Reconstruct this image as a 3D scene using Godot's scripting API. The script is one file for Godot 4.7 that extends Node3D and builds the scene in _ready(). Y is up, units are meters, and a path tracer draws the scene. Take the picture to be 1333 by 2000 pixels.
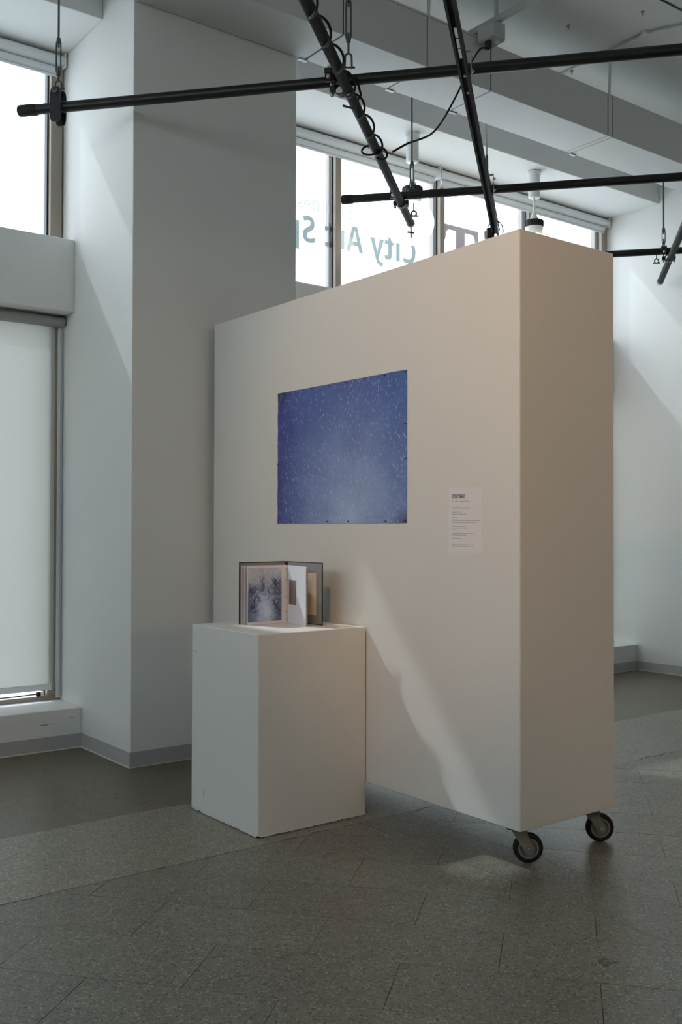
extends Node3D
# Gallery corner: white walls, clerestory windows, a white wall on casters with a poster, a plinth with an open book, a black pipe grid.

const E1 := Vector3(0.6508, 0, 0.7593)      # direction of the upper pipes
const E2 := Vector3(0.7599, 0, -0.6500)     # direction of the lower pipes
const YP := 3.768
const YA := 3.706
var M := {}
var rng := RandomNumberGenerator.new()

# ------------------------------------------------------------------ helpers
func tri(st: SurfaceTool, a: Vector3, b: Vector3, c: Vector3, n: Vector3, na := Vector3.ZERO, nb := Vector3.ZERO, nc := Vector3.ZERO) -> void:
	if na == Vector3.ZERO:
		na = n
		nb = n
		nc = n
	if (b - a).cross(c - a).dot(n) > 0.0:
		var t := b
		b = c
		c = t
		t = nb
		nb = nc
		nc = t
	st.set_normal(na)
	st.add_vertex(a)
	st.set_normal(nb)
	st.add_vertex(b)
	st.set_normal(nc)
	st.add_vertex(c)

func quad(st: SurfaceTool, a: Vector3, b: Vector3, c: Vector3, d: Vector3, n: Vector3) -> void:
	tri(st, a, b, c, n)
	tri(st, a, c, d, n)

func newst() -> SurfaceTool:
	var st := SurfaceTool.new()
	st.begin(Mesh.PRIMITIVE_TRIANGLES)
	return st

func box(st: SurfaceTool, c: Vector3, s: Vector3, bev := 0.002, bs := Basis.IDENTITY) -> void:
	var h := s * 0.5
	var b: float = minf(bev, 0.45 * minf(s.x, minf(s.y, s.z)))
	var ax := [Vector3.RIGHT, Vector3.UP, Vector3.BACK]
	for i in 3:
		var u: Vector3 = ax[(i + 1) % 3]
		var v: Vector3 = ax[(i + 2) % 3]
		var hu: float = h[(i + 1) % 3] - b
		var hv: float = h[(i + 2) % 3] - b
		for sg in [-1.0, 1.0]:
			var n: Vector3 = ax[i] * sg
			var o: Vector3 = n * h[i]
			quad(st, c + bs * (o - u * hu - v * hv), c + bs * (o + u * hu - v * hv), c + bs * (o + u * hu + v * hv), c + bs * (o - u * hu + v * hv), bs * n)
			for sh in [-1.0, 1.0]:
				# chamfer between face +-i and face +-(i+1), running along v
				var m: Vector3 = u * sh
				var p1: Vector3 = n * h[i] + m * hu
				var p2: Vector3 = n * (h[i] - b) + m * h[(i + 1) % 3]
				quad(st, c + bs * (p1 - v * hv), c + bs * (p1 + v * hv), c + bs * (p2 + v * hv), c + bs * (p2 - v * hv), bs * (n + m).normalized())
	for sx in [-1.0, 1.0]:
		for sy in [-1.0, 1.0]:
			for sz in [-1.0, 1.0]:
				var q := Vector3(sx * h.x, sy * h.y, sz * h.z)
				tri(st, c + bs * (q - Vector3(0, sy * b, sz * b)), c + bs * (q - Vector3(sx * b, 0, sz * b)), c + bs * (q - Vector3(sx * b, sy * b, 0)), bs * Vector3(sx, sy, sz).normalized())

func bounds(st: SurfaceTool, lo: Vector3, hi: Vector3, bev := 0.002) -> void:
	box(st, (lo + hi) * 0.5, hi - lo, bev)

func side_of(d: Vector3) -> Vector3:
	var a := Vector3.UP if absf(d.y) < 0.9 else Vector3.RIGHT
	return d.cross(a).normalized()

func tube(st: SurfaceTool, pts: Array, r: float, sides := 16, caps := true) -> void:
	var n := pts.size()
	var ring := []
	var u := Vector3.ZERO
	for i in n:
		var d: Vector3 = (pts[mini(i + 1, n - 1)] - pts[maxi(i - 1, 0)]).normalized()
		if u == Vector3.ZERO:
			u = side_of(d)
		else:
			u = (u - d * u.dot(d)).normalized()
		var v := d.cross(u)
		var row := []
		for k in sides + 1:
			var a := TAU * k / sides
			row.append(u * cos(a) + v * sin(a))
		ring.append(row)
	for i in n - 1:
		for k in sides:
			var a0: Vector3 = ring[i][k]
			var a1: Vector3 = ring[i][k + 1]
			var b0: Vector3 = ring[i + 1][k]
			var b1: Vector3 = ring[i + 1][k + 1]
			tri(st, pts[i] + a0 * r, pts[i] + a1 * r, pts[i + 1] + b1 * r, a0, a0, a1, b1)
			tri(st, pts[i] + a0 * r, pts[i + 1] + b1 * r, pts[i + 1] + b0 * r, a0, a0, b1, b0)
	if caps:
		for e in [0, n - 1]:
			var d: Vector3 = (pts[0] - pts[1]).normalized() if e == 0 else (pts[n - 1] - pts[n - 2]).normalized()
			for k in sides:
				tri(st, pts[e], pts[e] + ring[e][k] * r, pts[e] + ring[e][k + 1] * r, d)

# profile: (radius, along) pairs, turned round the axis from o in direction d
func lathe(st: SurfaceTool, prof: Array, o: Vector3, d := Vector3.UP, segs := 32, smooth := true) -> void:
	var u := side_of(d)
	var v := d.cross(u)
	var n := prof.size()
	var nrm := []
	for i in n - 1:
		var e: Vector2 = prof[i + 1] - prof[i]
		nrm.append(Vector2(e.y, -e.x).normalized())
	# which way is out: the profile runs so that the solid is on its left when going up
	for i in n - 1:
		var p: Vector2 = prof[i]
		var q: Vector2 = prof[i + 1]
		var n0: Vector2 = nrm[i]
		var n1: Vector2 = nrm[i]
		if smooth:
			if i > 0 and nrm[i - 1].dot(nrm[i]) > 0.6:
				n0 = (nrm[i - 1] + nrm[i]).normalized()
			if i < n - 2 and nrm[i + 1].dot(nrm[i]) > 0.6:
				n1 = (nrm[i + 1] + nrm[i]).normalized()
		for k in segs:
			var a := TAU * k / segs
			var b := TAU * (k + 1) / segs
			var ra := u * cos(a) + v * sin(a)
			var rb := u * cos(b) + v * sin(b)
			var nm = ((ra + rb) * 0.5 * nrm[i].x + d * nrm[i].y).normalized()
			var P0 := o + ra * p.x + d * p.y
			var P1 := o + rb * p.x + d * p.y
			var Q0 := o + ra * q.x + d * q.y
			var Q1 := o + rb * q.x + d * q.y
			if p.x > 1e-6:
				tri(st, P0, P1, Q1, nm, ra * n0.x + d * n0.y, rb * n0.x + d * n0.y, rb * n1.x + d * n1.y)
			if q.x > 1e-6:
				tri(st, P0, Q1, Q0, nm, ra * n0.x + d * n0.y, rb * n1.x + d * n1.y, ra * n1.x + d * n1.y)

# a flat polygon (x, z) between two heights, its upper edge chamfered
func prism(st: SurfaceTool, poly: PackedVector2Array, y0: float, y1: float, ch := 0.0) -> void:
	var top := poly
	if ch > 0.0:
		var o := Geometry2D.offset_polygon(poly, -ch, Geometry2D.JOIN_MITER)
		if o.size() == 1 and o[0].size() == poly.size():
			# line the vertices up with those of the outer ring
			var best := 0
			for k in poly.size():
				if o[0][k].distance_to(poly[0]) < o[0][best].distance_to(poly[0]):
					best = k
			top = PackedVector2Array()
			var rev := Geometry2D.is_polygon_clockwise(o[0]) != Geometry2D.is_polygon_clockwise(poly)
			for k in poly.size():
				top.append(o[0][posmod(best - k if rev else best + k, poly.size())])
	var ids := Geometry2D.triangulate_polygon(top)
	for k in range(0, ids.size(), 3):
		var t := []
		for j in 3:
			t.append(Vector3(top[ids[k + j]].x, y1, top[ids[k + j]].y))
		tri(st, t[0], t[1], t[2], Vector3.UP)
	var c := Vector2.ZERO
	for p in poly:
		c += p / poly.size()
	for k in poly.size():
		var a := poly[k]
		var b := poly[(k + 1) % poly.size()]
		var e := (b - a).normalized()
		var nn := Vector2(e.y, -e.x)
		if not Geometry2D.is_polygon_clockwise(poly):
			nn = nn
		var probe := (a + b) * 0.5 + nn * 0.0004
		if Geometry2D.is_point_in_polygon(probe, poly):
			nn = -nn
		var n3 := Vector3(nn.x, 0, nn.y)
		quad(st, Vector3(a.x, y0, a.y), Vector3(b.x, y0, b.y), Vector3(b.x, y1 - ch, b.y), Vector3(a.x, y1 - ch, a.y), n3)
		if ch > 0.0 and top != poly:
			var ta := top[k]
			var tb := top[(k + 1) % poly.size()]
			quad(st, Vector3(a.x, y1 - ch, a.y), Vector3(b.x, y1 - ch, b.y), Vector3(tb.x, y1, tb.y), Vector3(ta.x, y1, ta.y), (n3 + Vector3.UP).normalized())

# profile (p along bu, q along bv) swept from a to b
func extrude(st: SurfaceTool, prof: Array, a: Vector3, b: Vector3, bu: Vector3, bv: Vector3) -> void:
	var d := (b - a).normalized()
	var pv := PackedVector2Array()
	for p in prof:
		pv.append(p)
	for k in prof.size():
		var p: Vector2 = pv[k]
		var q: Vector2 = pv[(k + 1) % pv.size()]
		var e := (q - p).normalized()
		var nn := Vector2(e.y, -e.x)
		if Geometry2D.is_point_in_polygon((p + q) * 0.5 + nn * 0.0002, pv):
			nn = -nn
		var n3 := bu * nn.x + bv * nn.y
		quad(st, a + bu * p.x + bv * p.y, a + bu * q.x + bv * q.y, b + bu * q.x + bv * q.y, b + bu * p.x + bv * p.y, n3)
	var ids := Geometry2D.triangulate_polygon(pv)
	for o in [a, b]:
		for k in range(0, ids.size(), 3):
			var t := []
			for j in 3:
				t.append(o + bu * pv[ids[k + j]].x + bv * pv[ids[k + j]].y)
			tri(st, t[0], t[1], t[2], -d if o == a else d)

func numbered(parent: Node, called: String) -> String:
	if not parent.has_node(NodePath(called)):
		return called
	var k := 1
	while parent.has_node(NodePath("%s_%03d" % [called, k])):
		k += 1
	return "%s_%03d" % [called, k]

func origin_of(p: Node) -> Vector3:
	var o := Vector3.ZERO
	while p != self and p is Node3D:
		o += (p as Node3D).position
		p = p.get_parent()
	return o

# one named mesh; shapes are given in room coordinates, the thing's root stands at its base
func obj(called: String, st: SurfaceTool, m: Material, parent: Node = self) -> MeshInstance3D:
	var mi := MeshInstance3D.new()
	mi.name = numbered(parent, called)
	mi.mesh = st.commit()
	mi.material_override = m
	mi.cast_shadow = GeometryInstance3D.SHADOW_CASTING_SETTING_ON
	if parent != self:
		mi.position = -origin_of(parent)
	parent.add_child(mi, true)
	return mi

func tag(o: Node, label: String, category: String, group := "") -> Node:
	o.set_meta("label", label)
	o.set_meta("category", category)
	if group:
		o.set_meta("group", group)
	return o

func thing(called: String, at: Vector3, label: String, category: String, group := "") -> Node3D:
	var o := Node3D.new()
	o.name = numbered(self, called)
	o.position = at
	add_child(o, true)
	tag(o, label, category, group)
	return o

func shell(called: String, label: String) -> Node3D:
	var o := Node3D.new()
	o.name = called
	add_child(o, true)
	o.set_meta("kind", "structure")
	o.set_meta("label", label)
	o.set_meta("category", called.split("_")[0])
	return o

func struct(called: String, st: SurfaceTool, m: Material, label: String, category: String) -> MeshInstance3D:
	var o := obj(called, st, m)
	o.set_meta("kind", "structure")
	o.set_meta("label", label)
	o.set_meta("category", category)
	return o

func mat(c: Color, rough := 0.6, metal := 0.0) -> StandardMaterial3D:
	var m := StandardMaterial3D.new()
	m.albedo_color = c
	m.roughness = rough
	m.metallic = metal
	return m

func paint(c: Color, rough := 0.85) -> StandardMaterial3D:      # rolled wall paint: faint stipple
	var m := mat(c, rough)
	m.metallic_specular = 0.35
	var n := FastNoiseLite.new()
	n.seed = 11
	n.noise_type = FastNoiseLite.TYPE_SIMPLEX
	n.frequency = 0.09
	var t := NoiseTexture2D.new()
	t.width = 256
	t.height = 256
	t.seamless = true
	t.as_normal_map = true
	t.bump_strength = 1.2
	t.noise = n
	m.normal_enabled = true
	m.normal_scale = 0.12
	m.normal_texture = t
	m.uv1_triplanar = true
	m.uv1_world_triplanar = true
	m.uv1_scale = Vector3.ONE * 3.0
	return m

# chips of stone in cement: base tone, spots of lighter and darker grit, a broad mottle
func grit_image(size: int, base: Color, spots: int, light: float, dark: float, rmax: int, seed_: int) -> Image:
	var r := RandomNumberGenerator.new()
	r.seed = seed_
	var n := FastNoiseLite.new()
	n.seed = seed_
	n.frequency = 0.012
	var im := Image.create(size, size, false, Image.FORMAT_RGB8)
	var data := PackedByteArray()
	data.resize(size * size * 3)
	for y in size:
		for x in size:
			var fx := float(x) / size
			var fy := float(y) / size
			var w := n.get_noise_2d(x, y) * (1 - fx) * (1 - fy) + n.get_noise_2d(x - size, y) * fx * (1 - fy) + n.get_noise_2d(x, y - size) * (1 - fx) * fy + n.get_noise_2d(x - size, y - size) * fx * fy
			var k := 1.0 + w * 0.10 + (r.randf() - 0.5) * 0.22
			var i := (y * size + x) * 3
			data[i] = clampi(int(base.r8 * k), 0, 255)
			data[i + 1] = clampi(int(base.g8 * k), 0, 255)
			data[i + 2] = clampi(int(base.b8 * k), 0, 255)
	for s in spots:
		var cx := r.randi() % size
		var cy := r.randi() % size
		var rad := r.randi_range(1, rmax)
		var k := 1.0 + r.randf() * light if r.randf() < 0.55 else 1.0 - r.randf() * dark
		var warm := r.randf_range(-0.05, 0.05)
		for dy in range(-rad + 1, rad):
			for dx in range(-rad + 1, rad):
				if dx * dx + dy * dy > rad * rad - 1 + r.randi() % 2:
					continue
				var i: int = (posmod(cy + dy, size) * size + posmod(cx + dx, size)) * 3
				data[i] = clampi(int(base.r8 * k * (1 + warm)), 0, 255)
				data[i + 1] = clampi(int(base.g8 * k), 0, 255)
				data[i + 2] = clampi(int(base.b8 * k * (1 - warm)), 0, 255)
	im.set_data(size, size, false, Image.FORMAT_RGB8, data)
	return im

func gritty(im: Image, metres: float, rough: float) -> StandardMaterial3D:
	var m := mat(Color.WHITE, rough)
	m.albedo_texture = ImageTexture.create_from_image(im)
	m.uv1_triplanar = true
	m.uv1_world_triplanar = true
	m.uv1_scale = Vector3.ONE / metres
	return m

func text(called: String, words: String, font: String, weight: int, size: float, depth: float, m: Material, parent: Node, where: Basis, at: Vector3, stretch := 1.0, heavy := 0.0) -> MeshInstance3D:
	var f := SystemFont.new()
	f.font_names = PackedStringArray([font])
	f.font_weight = weight
	var t := TextMesh.new()
	t.text = words
	if heavy != 0.0:
		var fv := FontVariation.new()
		fv.base_font = f
		fv.variation_embolden = heavy
		t.font = fv
	else:
		t.font = f
	t.font_size = 64
	t.pixel_size = size / 64.0
	t.depth = depth
	t.horizontal_alignment = HORIZONTAL_ALIGNMENT_LEFT
	t.vertical_alignment = VERTICAL_ALIGNMENT_CENTER
	t.curve_step = 0.5
	t.material = m
	var mi := MeshInstance3D.new()
	mi.name = numbered(parent, called)
	mi.mesh = t
	mi.transform = Transform3D(where * Basis.from_scale(Vector3(stretch, 1, 1)), at - origin_of(parent))
	parent.add_child(mi, true)
	return mi

# ------------------------------------------------------------------ build
func _ready() -> void:
	rng.seed = 7
	# camera
	var cam := Camera3D.new()
	cam.name = "camera"
	var f := Vector3(0.606949, 0.015766, -0.794584)
	var r := Vector3(0.794659, 0.0023, 0.607052)
	f = f.normalized()
	r = (r - f * r.dot(f)).normalized()
	cam.transform = Transform3D(Basis(r, r.cross(f), -f), Vector3(-3.01599, 1.37969, 2.75713))
	cam.fov = rad_to_deg(2.0 * atan(1000.0 / 1944.66))
	cam.keep_aspect = Camera3D.KEEP_HEIGHT
	cam.near = 0.05
	add_child(cam)
	cam.current = true
	# sky and exposure
	var sm := ProceduralSkyMaterial.new()
	sm.sky_top_color = Color(0.80, 0.88, 0.96)
	sm.sky_horizon_color = Color(0.91, 0.94, 0.95)
	sm.sky_curve = 0.3
	sm.ground_horizon_color = Color(0.82, 0.84, 0.85)
	sm.ground_bottom_color = Color(0.74, 0.75, 0.75)
	sm.sky_energy_multiplier = 1.0
	sm.sun_angle_max = 0.0
	var sky := Sky.new()
	sky.sky_material = sm
	var env := Environment.new()
	env.background_mode = Environment.BG_SKY
	env.sky = sky
	env.background_energy_multiplier = 8.0
	env.tonemap_mode = Environment.TONE_MAPPER_LINEAR
	env.tonemap_exposure = 0.70
	env.sdfgi_enabled = true
	env.ssao_enabled = true
	env.ssil_enabled = true
	var we := WorldEnvironment.new()
	we.name = "environment"
	we.environment = env
	add_child(we)
	# hazy sun
	var sun := DirectionalLight3D.new()
	sun.name = "sun"
	sun.light_energy = 0.95
	sun.light_color = Color(0.93, 0.97, 1.0)
	sun.light_angular_distance = 1.2
	sun.shadow_enabled = true
	var sd := Vector3(1.0, -3.60, 3.0).normalized()
	sun.look_at_from_position(Vector3.ZERO, sd, Vector3.UP)
	add_child(sun)
	make_materials()
	build_room()
	build_windows()
	build_duct()
	build_movable_wall()
	build_plinth_and_book()
	build_pipes()
	build_hangers()
	build_power()
	build_pendants()
	build_signs()
	build_track_lights()

func make_materials() -> void:
	M.wall = paint(Color(0.90, 0.90, 0.885))
	M.ceiling = paint(Color(0.90, 0.905, 0.90))
	M.prop = paint(Color(0.885, 0.875, 0.85))
	M.duct = paint(Color(0.825, 0.825, 0.82), 0.6)
	M.dark = mat(Color(0.05, 0.05, 0.055), 0.8)
	M.base = mat(Color(0.70, 0.695, 0.69), 0.5)
	M.caulk = mat(Color(0.86, 0.84, 0.78), 0.7)
	M.frame = mat(Color(0.60, 0.555, 0.50), 0.45)
	M.gasket = mat(Color(0.07, 0.09, 0.13), 0.5)
	M.shade_metal = mat(Color(0.87, 0.885, 0.89), 0.45)
	M.lower_metal = mat(Color(0.62, 0.62, 0.61), 0.5)
	M.black = mat(Color(0.055, 0.058, 0.064), 0.42)
	M.polegrey = mat(Color(0.16, 0.165, 0.17), 0.62)
	M.polegrey.metallic_specular = 0.25
	M.rubber = mat(Color(0.045, 0.045, 0.045), 0.7)
	M.cable = mat(Color(0.03, 0.03, 0.034), 0.45)
	M.steel = mat(Color(0.36, 0.37, 0.38), 0.4, 0.8)
	M.bright = mat(Color(0.75, 0.75, 0.74), 0.25, 0.9)
	M.galv = mat(Color(0.66, 0.67, 0.67), 0.45, 0.3)
	M.fork = mat(Color(0.50, 0.49, 0.44), 0.5, 0.2)
	M.hub = mat(Color(0.46, 0.45, 0.43), 0.5)
	M.boxgrey = mat(Color(0.72, 0.74, 0.74), 0.5)
	M.white = mat(Color(0.88, 0.885, 0.88), 0.4)
	M.paper = mat(Color(0.90, 0.885, 0.87), 0.8)
	M.coolpaper = mat(Color(0.88, 0.89, 0.91), 0.8)
	M.greypaper = mat(Color(0.74, 0.73, 0.73), 0.8)
	M.cover = mat(Color(0.075, 0.085, 0.115), 0.6)
	M.lining = mat(Color(0.56, 0.56, 0.55), 0.8)
	M.cream = mat(Color(0.88, 0.82, 0.75), 0.8)
	M.ink = mat(Color(0.09, 0.09, 0.09), 0.8)
	M.scuff = mat(Color(0.42, 0.41, 0.39), 0.8)
	M.glass = mat(Color(0.92, 0.96, 0.97, 0.06), 0.03)
	M.glass.transparency = BaseMaterial3D.TRANSPARENCY_ALPHA
	M.fabric = mat(Color(0.72, 0.74, 0.72), 0.9)
	M.fabric.backlight_enabled = true
	M.fabric.backlight = Color(0.53, 0.52, 0.495)
	M.sheer = mat(Color(0.86, 0.87, 0.86), 0.9)
	M.sheer.backlight_enabled = true
	M.sheer.backlight = Color(0.72, 0.71, 0.69)
	M.opal = mat(Color(0.93, 0.94, 0.94), 0.3)
	M.opal.backlight_enabled = true
	M.opal.backlight = Color(0.98, 0.99, 1.0)
	M.opal.emission_enabled = true
	M.opal.emission = Color(1.0, 0.99, 0.97)
	M.opal.emission_energy_multiplier = 0.62
	M.concrete = gritty(grit_image(512, Color(0.41, 0.378, 0.318), 5200, 0.22, 0.55, 3, 3), 0.95, 0.34)
	M.terrazzo = gritty(grit_image(512, Color(0.515, 0.495, 0.44), 9000, 0.42, 0.45, 3, 5), 0.72, 0.33)
	M.tile = gritty(grit_image(512, Color(0.468, 0.450, 0.405), 9000, 0.42, 0.45, 3, 9), 0.72, 0.33)
	M.tile_alt = gritty(grit_image(512, Color(0.455, 0.437, 0.393), 9000, 0.42, 0.45, 3, 13), 0.72, 0.35)
	M.pave = mat(Color(0.86, 0.86, 0.85), 0.9)

const XL := -7.0        # left wall
const XR := 5.195       # right wall
const ZB := 5.6         # wall behind the camera
const ZG := -3.63       # window plane
const YC := 5.09        # ceiling

func build_room() -> void:
	# floor: a dark bed with concrete, terrazzo and tiles laid into it
	var st := newst()
	bounds(st, Vector3(XL - 0.3, -0.25, ZG - 0.3), Vector3(XR + 0.3, -0.006, ZB + 0.3), 0.0)
	var floor_ := struct("floor", st, M.dark, "gallery floor of dark concrete, terrazzo band and diagonal terrazzo tiles", "floor")
	floor_.material_override = mat(Color(0.24, 0.23, 0.21), 0.9)
	floor_.position = Vector3.ZERO
	# concrete by the windows, its edge a little ragged
	var edge := PackedVector2Array()
	var x := XL
	while x < XR:
		var z := -1.665 + 0.012 * sin(x * 1.7) + rng.randf_range(-0.006, 0.006)
		if x > 1.0:
			z -= 0.02 * (x - 1.0)
		edge.append(Vector2(x, z))
		x += 0.08
	edge.append(Vector2(XR, -1.75))
	var poly := edge.duplicate()
	poly.append(Vector2(XR, ZG))
	poly.append(Vector2(XL, ZG))
	st = newst()
	prism(st, poly, -0.05, -0.001)
	obj("concrete_strip", st, M.concrete, floor_)
	poly = edge.duplicate()
	poly.append(Vector2(XR, -0.915))
	poly.append(Vector2(XL, -0.895))
	st = newst()
	prism(st, poly, -0.05, 0.0)
	obj("terrazzo_band", st, M.terrazzo, floor_)
	# the diagonal tiles, 2 : 1 in running bond, a straight strip cut through them
	var a := deg_to_rad(140.0)
	var e1 := Vector2(sin(a), -cos(a))
	var e2 := Vector2(-e1.y, e1.x)
	var left := PackedVector2Array([Vector2(-2.9, -0.894), Vector2(-0.104, -0.904), Vector2(-0.122, 2.7), Vector2(-2.9, 2.7)])
	var right := PackedVector2Array([Vector2(0.188, -0.906), Vector2(4.0, -0.914), Vector2(4.0, 2.7), Vector2(0.186, 2.7)])
	st = newst()
	prism(st, PackedVector2Array([Vector2(-0.1025, -0.903), Vector2(0.1865, -0.905), Vector2(0.1845, 2.7), Vector2(-0.1205, 2.7)]), -0.05, 0.0)
	obj("infill_strip", st, M.tile_alt, floor_)
	var lu := 0.6145
	var lv := 0.3132
	for row in range(-15, 16):
		for col in range(-10, 11):
			var u0 := -0.027 + col * lu + (0.0 if posmod(row, 2) == 0 else lu * 0.5)
			var v0 := row * lv
			var g := 0.0008
			var t := PackedVector2Array()
			for c in [[0, 0], [1, 0], [1, 1], [0, 1]]:
				var u: float = u0 + (lu - g if c[0] else g)
				var v: float = v0 + (lv - g if c[1] else g)
				t.append(e1 * u + e2 * v)
			for region in [left, right]:
				for piece in Geometry2D.intersect_polygons(t, region):
					var area := 0.0
					for k in piece.size():
						area += piece[k].cross(piece[(k + 1) % piece.size()]) * 0.5
					if absf(area) < 0.003:
						continue
					st = newst()
					prism(st, piece, -0.04, rng.randf_range(-0.0003, 0.0002), 0.0005)
					obj("tile", st, M.tile if rng.randf() < 0.6 else M.tile_alt, floor_)
	# the rest of the floor, out of the picture
	st = newst()
	bounds(st, Vector3(XL, -0.05, -0.895), Vector3(-2.9, 0, ZB), 0.0)
	bounds(st, Vector3(4.0, -0.05, -0.914), Vector3(XR, 0, ZB), 0.0)
	bounds(st, Vector3(-2.9, -0.05, 2.7), Vector3(4.0, 0, ZB), 0.0)
	obj("plain_terrazzo", st, M.terrazzo, floor_)
	# worn joint between band and tiles, stain
	st = newst()
	x = -2.3
	while x < 2.9:
		if rng.randf() < 0.34:
			var w := rng.randf_range(0.01, 0.07)
			var z := -0.902 + rng.randf_range(-0.010, 0.010)
			bounds(st, Vector3(x, -0.002, z - rng.randf_range(0.002, 0.006)), Vector3(x + w, 0.0006, z + rng.randf_range(0.001, 0.005)), 0.0)
		x += 0.055
	obj("worn_joint", st, mat(Color(0.34, 0.33, 0.30), 0.7), floor_)
	st = newst()
	for k in 16:
		var p := Vector3(-0.40 + rng.randf_range(-0.03, 0.03), 0.0006, 0.725 + rng.randf_range(-0.02, 0.035))
		lathe(st, [Vector2(rng.randf_range(0.004, 0.012), 0), Vector2(0, 0.0003)], p, Vector3.UP, 9)
	obj("floor_stain", st, mat(Color(0.37, 0.36, 0.33), 0.6), floor_)

	st = newst()
	bounds(st, Vector3(XL - 0.3, YC, ZG - 0.09), Vector3(XR + 0.3, YC + 0.25, ZB + 0.3), 0.0)
	var ceil_ := struct("ceiling", st, M.ceiling, "flat pale grey painted ceiling above the duct and pipe grid", "ceiling")
	for q in [Vector3(2.736, 0, -2.021), Vector3(3.002, 0, -1.566), Vector3(3.33, 0, -2.48)]:
		st = newst()
		lathe(st, [Vector2(0.0, -0.035), Vector2(0.006, -0.033), Vector2(0.006, -0.012), Vector2(0.013, -0.010), Vector2(0.013, 0.0)], Vector3(q.x, YC, q.z), Vector3.UP, 10)
		obj("anchor_stud", st, M.galv, ceil_)
	st = newst()
	bounds(st, Vector3(XR, -0.25, ZG - 0.3), Vector3(XR + 0.3, YC, ZB), 0.0)
	struct("wall_right", st, M.wall, "plain white side wall right of the movable wall", "wall")
	st = newst()
	for q in [[ZG - 0.3, -2.4, -0.25, YC], [4.2, ZB, -0.25, YC], [-2.4, 4.2, -0.25, 3.1], [-2.4, 4.2, 4.4, YC]]:
		bounds(st, Vector3(XL - 0.3, q[2], q[0]), Vector3(XL, q[3], q[1]), 0.0)
	struct("wall_left", st, M.wall, "plain white side wall at the left end of the gallery", "wall")
	st = newst()
	bounds(st, Vector3(XL - 0.3, -0.25, ZB), Vector3(XR + 0.3, YC, ZB + 0.3), 0.0)
	struct("wall_back", st, M.wall, "plain white wall behind the viewer", "wall")

	# window wall: pillar, ledges, transom boxes, soffit drops, header
	var wn := shell("wall_window", "white window wall with a deep pillar, ledges, transom boxes and soffit")
	st = newst()
	bounds(st, Vector3(-0.5, -0.01, ZG - 0.09), Vector3(0.647, YC, -2.524), 0.003)
	obj("pillar", st, M.wall, wn)
	for b in [[XL, -0.5], [0.647, XR]]:
		st = newst()
		bounds(st, Vector3(b[0], -0.01, ZG - 0.09), Vector3(b[1], 0.25, -3.217), 0.004)
		obj("ledge", st, M.wall, wn)
		st = newst()
		bounds(st, Vector3(b[0], 2.765, ZG - 0.09), Vector3(b[1], 3.232, -3.375) if b[0] < 0 else Vector3(b[1], 3.265, -3.49), 0.004)
		obj("transom_box", st, M.wall, wn)
		st = newst()
		bounds(st, Vector3(b[0], 4.5, ZG - 0.09), Vector3(b[1], YC, -2.96), 0.004)
		obj("soffit", st, M.wall, wn)
	# scuffs on the left ledge
	st = newst()
	box(st, Vector3(-0.742, 0.165, -3.2168), Vector3(0.05, 0.004, 0.001), 0.0)
	box(st, Vector3(-0.70, 0.168, -3.2168), Vector3(0.03, 0.002, 0.001), 0.0)
	box(st, Vector3(-0.565, 0.192, -3.2168), Vector3(0.035, 0.002, 0.001), 0.0)
	obj("scuff_mark", st, M.scuff, wn)
	# baseboards: flat vinyl strips with a caulk line at the floor
	for b in [["baseboard_ledge", Vector3(XL, 0, -3.217), Vector3(-0.5, 0.09, -3.211), "grey baseboard along the ledge under the left window"],
			["baseboard_pillar", Vector3(-0.506, 0, -3.211), Vector3(0.653, 0.09, -2.518), "grey baseboard wrapping the pillar foot"],
			["baseboard_bay", Vector3(0.653, 0, -3.217), Vector3(XR - 0.006, 0.09, -3.211), "grey baseboard along the ledge behind the movable wall"],
			["baseboard_right", Vector3(XR - 0.006, 0, -3.211), Vector3(XR, 0.09, ZB), "grey baseboard along the right side wall"],
			["baseboard_left", Vector3(XL, 0, -3.211), Vector3(XL + 0.006, 0.09, ZB), "grey baseboard along the left side wall"]]:
		st = newst()
		var ck := newst()
		if b[0] == "baseboard_pillar":
			bounds(st, Vector3(-0.506, 0, -3.217), Vector3(-0.5, 0.09, -2.524), 0.001)
			bounds(st, Vector3(-0.506, 0, -2.524), Vector3(0.653, 0.09, -2.518), 0.001)
			bounds(st, Vector3(0.647, 0, -3.217), Vector3(0.653, 0.09, -2.524), 0.001)
			bounds(ck, Vector3(-0.512, -0.001, -3.217), Vector3(-0.506, 0.008, -2.512), 0.002)
			bounds(ck, Vector3(-0.506, -0.001, -2.518), Vector3(0.653, 0.004, -2.515), 0.001)
		else:
			bounds(st, b[1], b[2], 0.001)
			var lo: Vector3 = b[1]
			var hi: Vector3 = b[2]
			hi.y = 0.008
			lo.y = -0.001
			if b[0] == "baseboard_right":
				bounds(ck, lo - Vector3(0.006, 0, 0), Vector3(lo.x, hi.y, hi.z), 0.002)
			elif b[0] == "baseboard_left":
				bounds(ck, Vector3(hi.x, lo.y, lo.z), hi + Vector3(0.006, 0, 0), 0.002)
			else:
				bounds(ck, Vector3(lo.x, lo.y, hi.z), hi + Vector3(0, 0, 0.006), 0.002)
		var bb := struct(b[0], st, M.base, b[3], "baseboard")
		obj("caulk_line", ck, M.caulk, bb)
	# canopy outside, over all but the last pane of the left window
	st = newst()
	bounds(st, Vector3(-9.0, 4.62, -5.0), Vector3(-1.52, 4.70, ZG - 0.09), 0.01)
	struct("trim_1", st, M.white, "flat canopy outside above the left windows", "canopy")
	# ground outside
	st = newst()
	bounds(st, Vector3(-40, -0.35, -60), Vector3(40, -0.15, ZG - 0.09), 0.0)
	struct("pavement", st, M.pave, "pale pavement outside below the windows", "pavement")

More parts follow.
